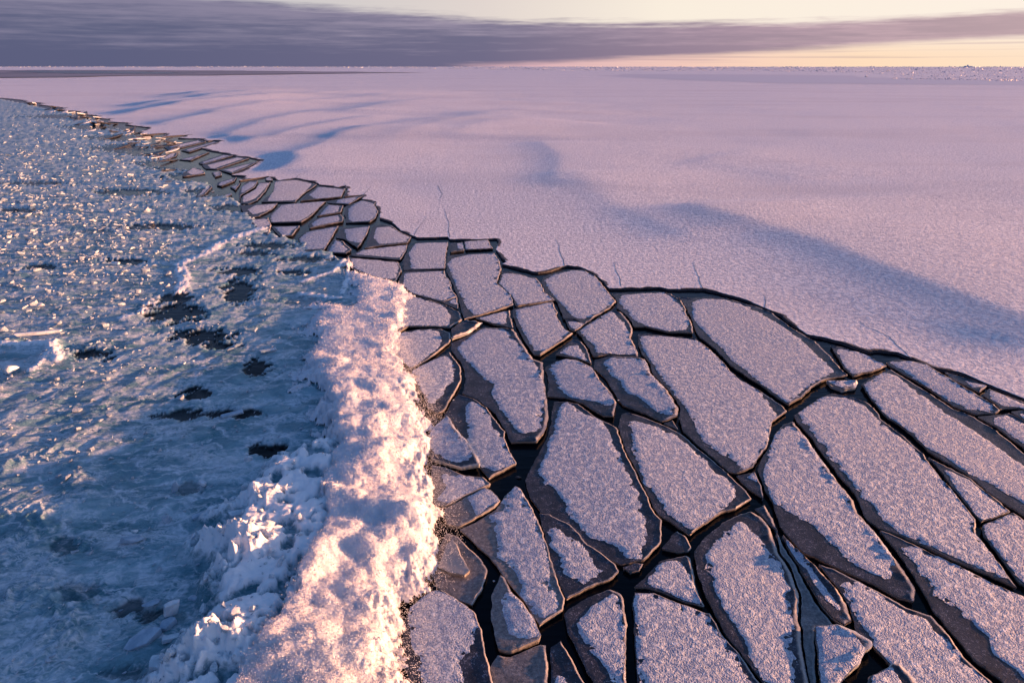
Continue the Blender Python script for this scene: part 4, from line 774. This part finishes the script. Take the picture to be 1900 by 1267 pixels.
def wake():
    ys = np.concatenate([np.arange(166, 330, 1.5), np.arange(330, 1440, 2.6)])
    xs = np.arange(-420, 830, 2.8)
    gx, gy = np.meshgrid(xs, ys); px = np.stack([gx.ravel(), gy.ravel()], 1)
    P = unproj(px)
    z, fo, wet = wake_field(P, px)
    nx = len(xs); ny = len(ys)
    i = np.arange(nx*ny).reshape(ny, nx)
    F = np.stack([i[1:, :-1], i[1:, 1:], i[:-1, 1:], i[:-1, :-1]], -1).reshape(-1, 4)
    ok = (z[F] > -.29).any(1); F = F[ok]
    used = np.unique(F); mp = np.full(nx*ny, -1); mp[used] = np.arange(len(used)); F = mp[F]
    me = make_mesh('churned_water', np.column_stack([P, z])[used], F, {'foam': fo[used], 'wet': wet[used]})
    o = link('churned_water', me, M_WAKE)
    tag(o, 'teal churned slushy water of the wake with dark pools and foam streaks', 'churned water', kind='structure')
wake()

# ---------------------------------------------------------------- the breaking foam crest
FOAM = [(646,474),(662,500),(700,512),(736,520),(768,545),(748,560),(756,590),(744,610),(738,650),(742,668),(772,706),(770,735),(800,790),(802,832),(782,862),(800,890),(812,950),(815,1000),(805,1050),(790,1085),(745,1112),(738,1150),(745,1200),(752,1250),(780,1330),(790,1440),(330,1440),(350,1300),(440,1215),(475,1165),(500,1100),(535,1050),(560,1000),(558,950),(552,900),(580,850),(585,785),(572,740),(552,700),(548,672),(565,640),(560,600),(590,560),(640,560),(640,530),(628,500)]
FW = unproj(FOAM, .15)
BUMPS = [(740,590,.5,.30),(735,545,.35,.2),(705,550,.45,.22),(590,610,.4,.25),(610,690,.7,.28),(560,680,.35,.22),(655,760,.9,.20),(765,720,.5,.28),(720,700,.8,.15),(620,760,.6,.3),(640,830,.5,.45),(590,900,.5,.30),(730,880,.8,.42),(660,880,.8,.2),(760,980,.7,.5),(600,960,.6,.40),(770,1010,.5,.25),(580,1090,.8,.55),(640,1150,.9,.25),(700,1060,.7,.20),(520,1200,.8,.4),(640,1210,.6,.30),(700,1240,.7,.3),(560,1260,.6,.2),(785,800,.5,.25),(690,1180,.5,.2),(450,1250,.7,.35),(620,1300,.9,.4)]
LEFT = unproj(FOAM[26:], .15); RIGHT = unproj(FOAM[3:26], .15)
def foam_height(P):
    d, _, _, _ = seg_dist(P, FW, True); ins_ = inside(P, FW); sd = np.where(ins_, d, -d)
    dl0 = seg_dist(P, LEFT)[0]; lw = sstep(2.0, .2, dl0)
    sd = sd+.55*fbm(P[:, 0]*1.3, P[:, 1]*1.3, 201, 5, .62)+.10*fbm(P[:, 0]*9, P[:, 1]*9, 202, 2)+lw*(2.6*fbm(P[:, 0]*.62, P[:, 1]*.62, 203, 6, .62)-.25)
    x, y = P[:, 0], P[:, 1]
    near = sstep(32, 18, y)
    dl = seg_dist(P, LEFT)[0]
    env = sstep(-.05, .5, sd)*sstep(-.1, .6, sd)
    wx = .25*fbm(x*1.1, y*1.1, 205, 2); wy = .25*fbm(x*1.1+5, y*1.1+9, 206, 2)
    h_ = .02+env*.06
    dr = seg_dist(P, RIGHT)[0]; h_ += env*(.34*near+.04)*sstep(0, 2.3, dr)
    h_ += env*(.04+.07*near)*np.clip(fbm((x+wx)*.55, (y+wy)*.55, 211, 3)*1.6+.25, -.3, 1.2)
    for cx, cy, rr_, hh in BUMPS:
        c = unproj([(cx, cy)])[0]; q = ((x-c[0])**2+(y-c[1])**2)/rr_**2
        h_ += env*hh*.45*np.exp(-q)
    fl = sstep(0, .25, sd)*(.45+.55*sstep(0, .6, sd))
    h_ += fl*(.21*puff((x+wx)*1.15, (y+wy)*1.15, 221)*sstep(-.25, .35, fbm(x*.8, y*.8, 222, 2))+.18*puff((x+wx*.4)*2.9, (y+wy*.4)*2.9, 223)+.058*puff(x*7.5, y*7.5, 224)+.012*perlin(x*16, y*16, 241)+.008*perlin(x*30, y*30, 242))*(.35+.65*near)
    dls = np.where(ins_, dl0, -dl0); h_ = h_*(.22+.78*np.where(dl0 < 1.6, sstep(-.15, 1.0, dls+.25*fbm(x*2, y*2, 209, 2)), 1))
    h_ = np.where(sd > 0, h_, -.02+sd*.6)
    return h_, sd
def foam_crest():
    xs = np.arange(290, 880, 1.9); ys = np.concatenate([np.arange(455, 700, 1.6), np.arange(700, 1445, 2.1)])
    gx, gy = np.meshgrid(xs, ys); px = np.stack([gx.ravel(), gy.ravel()], 1); P = unproj(px)
    z, sd = foam_height(P)
    nx, ny = len(xs), len(ys); i = np.arange(nx*ny).reshape(ny, nx)
    F = np.stack([i[1:, :-1], i[1:, 1:], i[:-1, 1:], i[:-1, :-1]], -1).reshape(-1, 4)
    F = F[(sd[F] > -.04).all(1)]
    used = np.unique(F); mp = np.full(nx*ny, -1); mp[used] = np.arange(len(used))
    V = np.column_stack([P, z])[used]
    # tufts and clots of foam
    cand = V[RNG.integers(0, len(V), 95000)]
    r_ = np.linalg.norm(cand[:, :2], axis=1)
    size = RNG.uniform(.004, .012, len(cand))*(1+1.2*(RNG.random(len(cand))**6))*np.maximum(.8, r_/18)
    cand = cand+np.column_stack([RNG.normal(0, .02, (len(cand), 2)), np.abs(RNG.normal(0, .035, len(cand)))])
    a, fa = shards(cand, size)
    n0 = len(V)
    faces = list(map(tuple, mp[F].tolist()))+[tuple(t_) for t_ in (fa+n0).tolist()]
    me = make_mesh('foam_crest', np.concatenate([V, a]), faces)
    o = link('foam_crest', me, M_FOAM)
    tag(o, 'warm lit breaking crest of white foam running along the broken floes', 'foam', kind='stuff')
    return V
OCT = np.array([(1, 0, 0), (-1, 0, 0), (0, 1, 0), (0, -1, 0), (0, 0, 1), (0, 0, -1)], float)
OCTF = np.array([(0, 2, 4), (2, 1, 4), (1, 3, 4), (3, 0, 4), (2, 0, 5), (1, 2, 5), (3, 1, 5), (0, 3, 5)])
def shards(C_, size):
    n = len(C_)
    s = size[:, None, None]*RNG.uniform(.55, 1.35, (n, 6, 1))
    th = RNG.uniform(0, 2*math.pi, n); c_, s_ = np.cos(th), np.sin(th); ph = RNG.uniform(-.8, .8, n); cp, sp = np.cos(ph), np.sin(ph)
    R = np.zeros((n, 3, 3)); R[:, 0, 0] = c_*cp; R[:, 0, 1] = -s_; R[:, 0, 2] = c_*sp; R[:, 1, 0] = s_*cp; R[:, 1, 1] = c_; R[:, 1, 2] = s_*sp; R[:, 2, 0] = -sp; R[:, 2, 2] = cp
    V = np.einsum('nij,kj->nki', R, OCT)*s+C_[:, None, :]
    F = OCTF[None]+np.arange(n)[:, None, None]*6
    return V.reshape(-1, 3), F.reshape(-1, 3)
FV = foam_crest()
# flying drops over the crest and its right side
def spray():
    right = resample(unproj(FOAM[3:25]), .05, False)
    k = RNG.integers(0, len(right), 15000); base = right[k]
    off = RNG.normal(0, .26, (15000, 2))+np.array([.12, 0])*np.abs(RNG.normal(0, 1, (15000, 1)))*1.8
    P = base+off; z = np.abs(RNG.normal(0, .16, len(P)))+.03
    keep = P[:, 1] < 30; P = P[keep]; z = z[keep]
    q = FV[RNG.integers(0, len(FV), 9000)]; q = q+np.column_stack([RNG.normal(0, .05, (9000, 2)), np.abs(RNG.normal(0, .12, 9000))])
    A = np.concatenate([np.column_stack([P, z]), q])
    V, F = shards(A, RNG.uniform(.004, .011, len(A))*np.maximum(1, np.linalg.norm(A[:, :2], axis=1)/20))
    o = link('sea_spray', make_mesh('sea_spray', V, F), M_SPRAY)
    tag(o, 'fine drops of spray flying off the foam crest over the dark floes', 'spray', kind='stuff')
spray()

# ---------------------------------------------------------------- ice chunks
def rock(seed, sx, sy, sz, n=16, flat=False, rnd=.0):
    rg = random.Random(seed); bm = bmesh.new()
    if flat:
        k = rg.randint(5, 7); a0 = rg.random()*6
        ring = [(math.cos(a0+6.283*i/k+rg.uniform(-.25, .25))*rg.uniform(.8, 1.1), math.sin(a0+6.283*i/k+rg.uniform(-.25, .25))*rg.uniform(.8, 1.1)) for i in range(k)]
        for zz, s in ((-1, .92), (1, 1.0)):
            for x, y in ring: bm.verts.new((x*s*sx, y*s*sy, (zz+rg.uniform(-.12, .12))*sz))
    else:
        for i in range(n):
            v = Vector((rg.gauss(0, 1), rg.gauss(0, 1), rg.gauss(0, 1))).normalized()*rg.uniform(.75, 1.05)
            bm.verts.new((v.x*sx, v.y*sy, v.z*sz))
    bmesh.ops.convex_hull(bm, input=bm.verts)
    for v in [v for v in bm.verts if not v.link_faces]: bm.verts.remove(v)
    bmesh.ops.dissolve_limit(bm, angle_limit=.15, verts=bm.verts, edges=bm.edges)
    bmesh.ops.bevel(bm, geom=list(bm.edges), offset=min(sx, sy, sz)*.28, segments=2, affect='EDGES', profile=.6, clamp_overlap=True)
    bmesh.ops.recalc_face_normals(bm, faces=bm.faces)
    me = bpy.data.meshes.new('ice_chunk'); bm.to_mesh(me); bm.free()
    me.polygons.foreach_set('use_smooth', [True]*len(me.polygons))
    try: me.set_sharp_from_angle(angle=math.radians(38))
    except Exception: pass
    return me
# notable chunks: label, name, photo pixel, size (m), flat?, yaw deg, pitch deg, z, material
BIG = [
("long straight pale ice bar lying alone in the dark slush at the far left", 'ice_bar', (72,618), (.92,.085,.07), 2, 33, 6, .16, M_CHUNK),
("large peach lit boulder of ice at the left frame edge", 'ice_boulder', (18,686), (.36,.26,.26), 0, 30, 0, .16, M_CHUNK),
("saddle shaped pale ice block sitting before a black pool", 'ice_block', (214,489), (.38,.20,.22), 0, -8, 10, .12, M_CHUNK),
("small round pale lump left of the middle of the wake, alone above the long bar", 'ice_boulder', (76,566), (.24,.17,.16), 0, 10, 0, .10, M_CHUNK),
("small round pale lump in the upper middle wake, beyond the saddle shaped block", 'ice_boulder', (290,467), (.22,.16,.14), 0, 0, 0, .1, M_CHUNK),
("smooth pinkish oval slab afloat at the bottom left", 'ice_slab', (304,1230), (.34,.22,.09), 1, 25, 10, .24, M_CHUNK),
("broad violet slab half sunk above the smooth oval one", 'ice_slab', (266,1185), (.46,.24,.08), 1, 38, -14, .10, M_CHUNKB),
("upright angular slab lit pink, behind the small brick", 'ice_slab', (318,1128), (.26,.12,.16), 1, 55, 12, .26, M_CHUNK),
("second angular slab leaning on the upright pink one", 'ice_slab', (312,1158), (.22,.14,.10), 1, 60, -10, .10, M_CHUNKB),
("small brick shaped ice piece above the smooth oval slab", 'ice_brick', (317,1183), (.18,.07,.06), 2, 18, 0, .16, M_CHUNK),
("narrow upright ice splinter left of the foam, near the bottom", 'ice_splinter', (424,1190), (.10,.06,.24), 2, 10, 8, .16, M_CHUNK),
("flat topped pale piece crowning the narrow upright splinter", 'ice_slab', (425,1155), (.24,.13,.07), 1, 5, 6, .22, M_CHUNK),
("rounded peach cube standing free beside the left edge of the foam", 'ice_cube', (516,1050), (.20,.17,.18), 2, 20, 10, .42, M_CHUNK),
("pale wedge pointing up in the slush left of the foam", 'ice_wedge', (456,905), (.17,.10,.18), 0, 0, 0, .18, M_CHUNK),
("pinkish triangular piece just below the pale wedge", 'ice_wedge', (436,928), (.19,.11,.17), 0, 25, 0, .14, M_CHUNK),
("long blue plank of ice lying aslant under water, mid left of the foam", 'ice_plank', (384,950), (.42,.10,.05), 2, 42, 0, .10, M_CHUNKB),
("round blue pebble of ice at the lower end of the blue plank", 'ice_pebble', (401,956), (.10,.08,.06), 0, 0, 0, .12, M_CHUNKB),
("big dull blue block beside the heap of peach planks", 'ice_block', (495,975), (.28,.24,.18), 2, 10, 8, .12, M_CHUNKB),
("peach boulder perched above a dark pool, left of the foam", 'ice_boulder', (461,852), (.17,.13,.15), 0, 10, 0, .34, M_CHUNK),
("peach plank on top of the heap left of the foam", 'ice_plank', (488,930), (.36,.09,.06), 2, 20, 6, .46, M_CHUNK),
("longer peach plank under the top one of the heap", 'ice_plank', (458,950), (.46,.11,.07), 2, 25, 4, .38, M_CHUNK),
("tiny bright crest of ice on a bluish hummock in the lower left water", 'ice_crest', (250,984), (.12,.05,.07), 0, 10, 0, .30, M_CHUNK),
("bluish hummock carrying the tiny bright crest", 'ice_hummock', (243,999), (.36,.16,.12), 0, 12, 0, .14, M_CHUNKB),
("large blue rounded slab in the hollow left of the lower foam", 'ice_slab', (366,1107), (.28,.22,.10), 0, 30, 0, .06, M_CHUNKB),
("pale oval piece left of the large blue rounded slab", 'ice_slab', (281,1118), (.24,.14,.08), 0, 25, 0, .08, M_CHUNKB),
("tall violet figure shaped slab standing in the middle of the lower wake", 'ice_slab', (325,906), (.12,.09,.30), 0, 10, 10, .10, M_CHUNKB),
("small ivory nub beside the tall violet slab", 'ice_brick', (376,896), (.11,.06,.06), 2, -30, 10, .14, M_CHUNK),
("twin blue lumps left of the blue plank", 'ice_lump', (309,963), (.18,.13,.14), 0, 0, 0, .10, M_CHUNKB),
("big peach boulder half buried in the left flank of the lower foam", 'ice_boulder', (522,1203), (.36,.30,.34), 0, 20, 0, .35, M_CHUNK),
("pale cone of ice at the bottom edge between slush and foam", 'ice_cone', (350,1258), (.16,.13,.18), 0, 0, 0, .18, M_CHUNK),
("peach pinnacle in the slush at lower middle, left of the foam", 'ice_cone', (378,1205), (.16,.12,.26), 0, 0, 0, .2, M_CHUNK),
("knobbly peach lump highest on the warm lit heap left of the foam", 'ice_lump', (458,1008), (.16,.13,.16), 0, 0, 0, .60, M_CHUNK),
("peach block right of the knobbly lump on the same heap", 'ice_block', (468,1030), (.16,.10,.10), 2, 10, 0, .52, M_CHUNK),
("low peach slab at the left foot of the warm lit heap", 'ice_slab', (405,1050), (.20,.14,.10), 0, 0, 0, .46, M_CHUNK),
("smoky white blade of ice aslant in the slush, right of the black pools", 'ice_shard', (497,650), (.36,.09,.05), 2, 38, 4, .10, M_CHUNKB),
("bluish plank aslant in the slush near the middle of the wake", 'ice_plank', (430,768), (.40,.11,.05), 2, 36, 0, .08, M_CHUNKB),
]
for i, (label, name, p, s, typ, yaw, pit, z, mt) in enumerate(BIG):
    c = unproj([p], z)[0]
    if typ == 2:
        bm = bmesh.new(); bmesh.ops.create_cube(bm, size=2)
        rg = random.Random(i)
        for v in bm.verts:
            v.co = Vector(((v.co.x+rg.uniform(-.15, .1))*s[0], (v.co.y+rg.uniform(-.25, .15))*s[1], (v.co.z+rg.uniform(-.2, .1))*s[2]))
        bmesh.ops.bevel(bm, geom=list(bm.edges), offset=min(s)*.38, segments=3, affect='EDGES', profile=.6, clamp_overlap=True)
        me = bpy.data.meshes.new(name); bm.to_mesh(me); bm.free(); me.polygons.foreach_set('use_smooth', [True]*len(me.polygons))
    else:
        me = rock(100+i, *s, flat=(typ == 1))
    me.name = name
    o = link(name, me, mt, loc=(c[0], c[1], z))
    o.rotation_euler = (math.radians(random.uniform(-6, 6)), math.radians(pit), math.radians(yaw))
    tag(o, label, 'ice chunk')

# small bits of ice caught in the cracks
BITS = [("rounded ice bit glued to the tip of the hooked rim, at the broad black crossing", (1147,743), .05), ("pale chip of ice in the crack beside the glowing orange sliver", (1421,1042), .07),
 ("pale grain of ice in the black channel above the pointed fin", (1018,1038), .045), ("small block of ice at the upper tip of the pointed fin", (916,1072), .04), ("tiny glowing ice chip beside the leaf shaped floe", (841,743), .05),
 ("small flake of bare ice adrift in the broad black gap below the raised slab", (963,880), .11)]
for i, (label, p, s) in enumerate(BITS):
    c = unproj([p])[0]; o = link('ice_bit', rock(300+i, s, s*.7, s*.5), M_CHUNK if i != 5 else M_ICE, loc=(c[0], c[1], -.10 if i in (2, 3, 5) else .02))
    tag(o, label, 'ice chunk')

# loose chunks heaped on the slush pile beside the foam
HP = [rock(700+k, 1, random.uniform(.5, .85), random.uniform(.35, .7), 13, flat=(k % 2 == 0)) for k in range(6)]
for me in HP: me.name = 'heaped_chunk'; me.materials.append(M_CHUNK)
pb = np.array([(560,830),(480,860),(430,930),(400,1010),(375,1100),(315,1190),(280,1267),(440,1267),(520,1150),(570,1000)], float)
k = 0
while k < 150:
    p = np.array([RNG.uniform(270, 570), RNG.uniform(830, 1290)])
    if not inside(p[None], pb)[0]: continue
    W_ = unproj([p], .35)[0]; q_ = np.array([(p[0], p[1])])
    zz = wake_field(W_[None], q_)[0][0]; s = .035+.11*RNG.random()**2.2
    o = bpy.data.objects.new('heaped_chunk', HP[k % 6]); C.objects.link(o)
    o.location = (W_[0], W_[1], float(zz)+s*.35); o.scale = (s, s*RNG.uniform(.7, 1), s*RNG.uniform(.7, 1.3)); o.rotation_euler = (RNG.uniform(-.7, .7), RNG.uniform(-.7, .7), RNG.uniform(0, 6.28))
    tag(o, 'peach lit or bluish ice chunk heaped among others on the slush left of the foam', 'ice chunk', 'chunks heaped beside the foam'); k += 1

# countable brash chunks in the far part of the wake and small ones beside the foam
PROTO = [rock(k, 1, random.uniform(.45, .8), random.uniform(.3, .55), 14, flat=(k % 3 == 0)) for k in range(9)]
for me in PROTO: me.materials.append(M_BRASH)
def wake_px(n, box, dens):
    out = []
    while len(out) < n:
        p = np.stack([RNG.uniform(box[0], box[2], n*3), RNG.uniform(box[1], box[3], n*3)], 1)
        p = p[inside(p, np.array(WAKE, float))]
        p = p[RNG.random(len(p)) < dens(p)]
        out += p.tolist()
    return np.array(out[:n])
def dens_far(p):
    d = np.exp(-((p[:, 0]-120)/190)**2)*sstep(185, 230, p[:, 1])*(1-.80*sstep(430, 640, p[:, 1]))
    q = fbm(p[:, 0]/40, p[:, 1]/14, 401, 3)
    for cx, cy, rx, ry, s_ in POOLS:
        d = d*(1-s_*np.exp(-(((p[:, 0]-cx)/rx)**2+((p[:, 1]-cy)/ry)**2)))
    return np.clip(d*(.8+2.6*q), 0, 1)
NB = 230
pp = wake_px(NB, (0, 230, 560, 900), dens_far)
first = None
for i, p in enumerate(pp):
    W_ = unproj([p])[0]; r = np.linalg.norm(W_)
    s = RNG.uniform(.06, .15)*(1+1.1*RNG.random()**3)*max(.8, min(1.5, r/35))
    zz, _, wet = wake_field(W_[None], p[None])
    o = bpy.data.objects.new('brash_chunk', PROTO[i % 9]); C.objects.link(o)
    o.location = (W_[0], W_[1], float(zz[0])+s*.25); o.scale = (s, s*RNG.uniform(.7, 1), s*RNG.uniform(.7, 1.2))
    o.rotation_euler = (RNG.uniform(-.5, .5), RNG.uniform(-.5, .5), WANG+RNG.normal(0, .5))
    tag(o, 'small pale ice chunk bobbing among many in the churned slush', 'ice chunk', 'brash chunks of the wake')
def merged(name, n, px, size, zoff, protos, mat, label, cat, fixed_z=None, rotz=None):
    P = unproj(px); z, _, _ = wake_field(P, px) if fixed_z is None else (np.full(len(P), fixed_z), 0, 0)
    V = []; F = []; n0 = 0
    pv = []
    for me in protos:
        a = np.zeros(len(me.vertices)*3, np.float32); me.vertices.foreach_get('co', a); pv.append((a.reshape(-1, 3), [tuple(q.vertices) for q in me.polygons]))
    for i in range(len(P)):
        a, f = pv[i % len(pv)]
        M_ = Matrix.Rotation((rotz if rotz is not None else 0)+RNG.normal(0, .6), 3, 'Z') @ Matrix.Rotation(RNG.uniform(-.5, .5), 3, 'X') @ Matrix.Rotation(RNG.uniform(-.5, .5), 3, 'Y')
        s = size[i]; b = (a*np.array([s, s*RNG.uniform(.6, 1), s*RNG.uniform(.6, 1.1)]))@np.array(M_).T+np.array([P[i, 0], P[i, 1], z[i]+zoff*s])
        V.append(b); F += [tuple(k+n0 for k in q) for q in f]; n0 += len(b)
    me = make_mesh(name, np.concatenate(V), F, smooth=False)
    o = link(name, me, mat); tag(o, label, cat, kind='stuff'); return o
def lowrock(seed, s):
    rg = random.Random(seed); bm = bmesh.new()
    for i in range(9):
        v = Vector((rg.gauss(0, 1), rg.gauss(0, 1), rg.gauss(0, 1))).normalized()*rg.uniform(.8, 1.1)
        bm.verts.new((v.x*1.25, v.y*s*.7, v.z*.5))
    bmesh.ops.convex_hull(bm, input=bm.verts)
    for v in [v for v in bm.verts if not v.link_faces]: bm.verts.remove(v)
    me = bpy.data.meshes.new('lowrock'); bm.to_mesh(me); bm.free(); return me
LOW = [lowrock(k, .5+.1*(k % 5)) for k in range(10)]
px = np.concatenate([wake_px(2100, (-200, 183, 600, 700), dens_far), wake_px(900, (0, 500, 740, 1300), lambda p: np.full(len(p), .5))])
r = np.linalg.norm(unproj(px), axis=1)
size = RNG.uniform(.02, .07, len(px))*(1+1.3*RNG.random(len(px))**4)*np.clip(r/26, .8, 3.0)
merged('brash_ice', 0, px, size, .4, LOW, M_BRASH, 'dense brash of tiny broken ice bits strewn over the churned slush', 'brash ice', rotz=WANG)

# ---------------------------------------------------------------- slivers of ice along the far edge of the wake
edge = resample(unproj([(40,190),(78,194),(118,203),(150,211),(182,220),(205,228),(240,238),(262,252),(300,262),(330,272),(300,290),(330,300)]), 1.0, False)
SL = []
for k in range(3):
    s = rock(600+k, 1, .16, .05, flat=True); s.name = 'ice_sliver'; SL.append(s)
SL[0].materials.append(M_ICE); SL[1].materials.append(M_FROST); SL[2].materials.append(M_CHUNK)
def dirn(p):
    a = unproj([p, (p[0]+60, p[1]-13)]); d = a[1]-a[0]; return math.atan2(d[1], d[0])
spx = []
for i in range(84):
    t_ = RNG.random()
    x = 60+270*t_**.8; yb = np.interp(x, [40,78,118,150,182,205,240,262,300,330], [187,193,202,210,218,225,234,246,256,262])
    spx.append((x+RNG.normal(0, 6), yb+abs(RNG.normal(0, 5+22*t_))+1))
for i, p in enumerate(spx):
    W_ = unproj([p])[0]; r = np.linalg.norm(W_); L_ = RNG.uniform(.5, 1.5)*r/60
    o = bpy.data.objects.new('ice_sliver', SL[(0, 0, 1)[i % 3]]); C.objects.link(o)
    o.location = (W_[0], W_[1], .0+RNG.uniform(0, .06)); o.scale = (L_, L_*.9, max(.6, L_*.6))
    o.rotation_euler = (RNG.uniform(-.08, .08), RNG.uniform(-.10, .16), dirn(p)+RNG.normal(0, .08))
    tag(o, 'thin elongated ice sliver afloat between the far sheet edge and the churned wake', 'ice sliver', 'slivers along the far wake edge')

# ---------------------------------------------------------------- far away: dark new ice, rafted pack ice and bergs on the horizon
M_NILAS, T = new_mat('dark_new_ice')
pos = T.n('ShaderNodeNewGeometry').outputs['Position']
a = T.noise(stretched(T, pos, 0, .002, .02), 1.0, 4, .6)
finish(T, Base_Color=T.mix(T.smooth(a, .4, .62), (.12, .13, .17), (.32, .31, .36)), Roughness=.6, Specular_IOR_Level=.2)
def flat(name, px, z, mat, label, cat):
    L = unproj(px); L = resample(L, 60.0); r = np.linalg.norm(L, axis=1)
    L = L+np.stack([fbm(L[:, 0]/90, L[:, 1]/200, 7, 4), fbm(L[:, 0]/90, L[:, 1]/200, 8, 4)], 1)*np.minimum(r*.05, 120)[:, None]
    v, f = cdt(L, np.zeros((0, 2)))
    zz = np.full(len(v), z)
    o = link(name, make_mesh(name, np.column_stack([v, zz]), f), mat); tag(o, label, cat, kind='structure')
flat('new_ice', [(-500,131),(200,130.5),(420,131.5),(700,134.5),(770,135.5),(560,138),(400,140.5),(260,141),(120,144.5),(-60,146),(-500,150)], .55, M_NILAS, 'band of dark brownish new ice under the cloud at far left', 'new ice')
flat('dark_lead', [(60,131.5),(180,132.6),(300,134.2),(360,137.2),(260,138.4),(120,137),(20,134.6)], .75, M_WATER, 'slate blue opening in the dark new ice at far left', 'lead')
M_NIL2, T = new_mat('smooth_blue_ice')
finish(T, Base_Color=(.50, .51, .60), Roughness=.5, Specular_IOR_Level=.3)
flat('smooth_ice', [(1090,141),(1200,137.5),(1400,138.5),(1560,140.5),(1700,146.5),(1900,151),(2400,158),(2400,175),(1900,159),(1600,156.5),(1450,155),(1250,148)], .06, M_NIL2, 'smooth bluish lane of ice in front of the rough pack ice at far right', 'smooth ice')
def pack_px(n):
    out = []
    while len(out) < n:
        x = RNG.uniform(-300, 2300, n*2); 
        lowb = np.interp(x, [-300, 300, 700, 1000, 1150, 1300, 1560, 1700, 1900, 2300], [125.6, 126.2, 126.4, 131.5, 133.5, 132.5, 135, 143, 150, 160])
        y = 124.35+(lowb-124.35)*RNG.random(n*2)**1.25
        q = fbm(x/60, y/1.6, 501, 3)
        w = np.interp(x, [-300, 0, 600, 1000, 1900], [.10, .15, .3, .8, 1.0])
        ok = RNG.random(n*2) < np.clip(w*(.55+1.6*q), 0, 1)
        out += np.stack([x, y], 1)[ok].tolist()
    # the ragged tongue before the main field
    for _ in range(n//14):
        x = RNG.uniform(1650, 1910); out.append((x, np.interp(x, [1650, 1750, 1900], [146.5, 147.5, 150.5])+RNG.normal(0, .8)))
    return np.array(out)
px = pack_px(7000)
r = np.linalg.norm(unproj(px), axis=1)
psz = RNG.uniform(.30, .95, len(px))*r/1267*1.0*(1+1.2*RNG.random(len(px))**5)
px_i = np.argsort(-(psz/r)); big = px_i[:140]; rest = px_i[140:]
merged('pack_ice', 0, px[rest], psz[rest], .3, LOW, M_PACK, 'rough field of rafted pack ice along the horizon', 'pack ice', fixed_z=.3)
LOWP = []
for me in LOW:
    m2 = me.copy(); m2.name = 'pack_block'; m2.materials.append(M_PACK); LOWP.append(m2)
for i, k in enumerate(big):
    W_ = unproj([px[k]])[0]; s = psz[k]
    o = bpy.data.objects.new('pack_block', LOWP[i % 10]); C.objects.link(o)
    o.location = (W_[0], W_[1], .3+s*.3); o.scale = (s, s*RNG.uniform(.6, 1), s*RNG.uniform(.7, 1.3))
    o.rotation_euler = (RNG.uniform(-.4, .4), RNG.uniform(-.4, .4), RNG.uniform(0, 6.28))
    tag(o, 'block of rafted ice standing up in the rough pack near the horizon', 'ice block', 'blocks of the pack ice near the horizon')
def berg(label, px, w, h_, seed, mat=M_PACK):
    c = unproj([px])[0]; r = np.linalg.norm(c); k = r/1267
    bm = bmesh.new(); rg = random.Random(seed)
    for j in range(5):
        x = (j/4-.5)*w*k; hh = h_*k*rg.uniform(.55, 1.1)*(1-.6*abs(j/4-.5)*2)
        vs = []
        for i in range(12):
            v = Vector((rg.gauss(0, 1), rg.gauss(0, 1), rg.gauss(0, 1))).normalized()
            vs.append(bm.verts.new((x+v.x*w*k*.2, v.y*w*k*.2, max(-.2, v.z)*hh)))
        bmesh.ops.convex_hull(bm, input=vs)
    for v in [v for v in bm.verts if not v.link_faces]: bm.verts.remove(v)
    me = bpy.data.meshes.new('iceberg'); bm.to_mesh(me); bm.free()
    o = link('iceberg', me, mat, loc=(c[0], c[1], 0)); tag(o, label, 'iceberg')
berg('grey blue iceberg breaking the horizon under the yellow sky at far right', (1797,125.2), 17, 3.6, 1)
berg('small white iceberg on the horizon under the dark cloud left of the centre', (686,125.2), 7, 3.0, 2)
berg('low dark iceberg on the horizon where the peach sky begins', (1264,125.0), 13, 2.0, 3)
berg('flat grey iceberg on the horizon just right of the centre', (1187,125.2), 9, 1.8, 4)
berg('long low iceberg among the pack ice right of the centre', (1103,126.2), 12, 2.6, 5)
berg('single bright lump of ice on the smooth lane before the pack', (1607,143.4), 4, 3.2, 6)
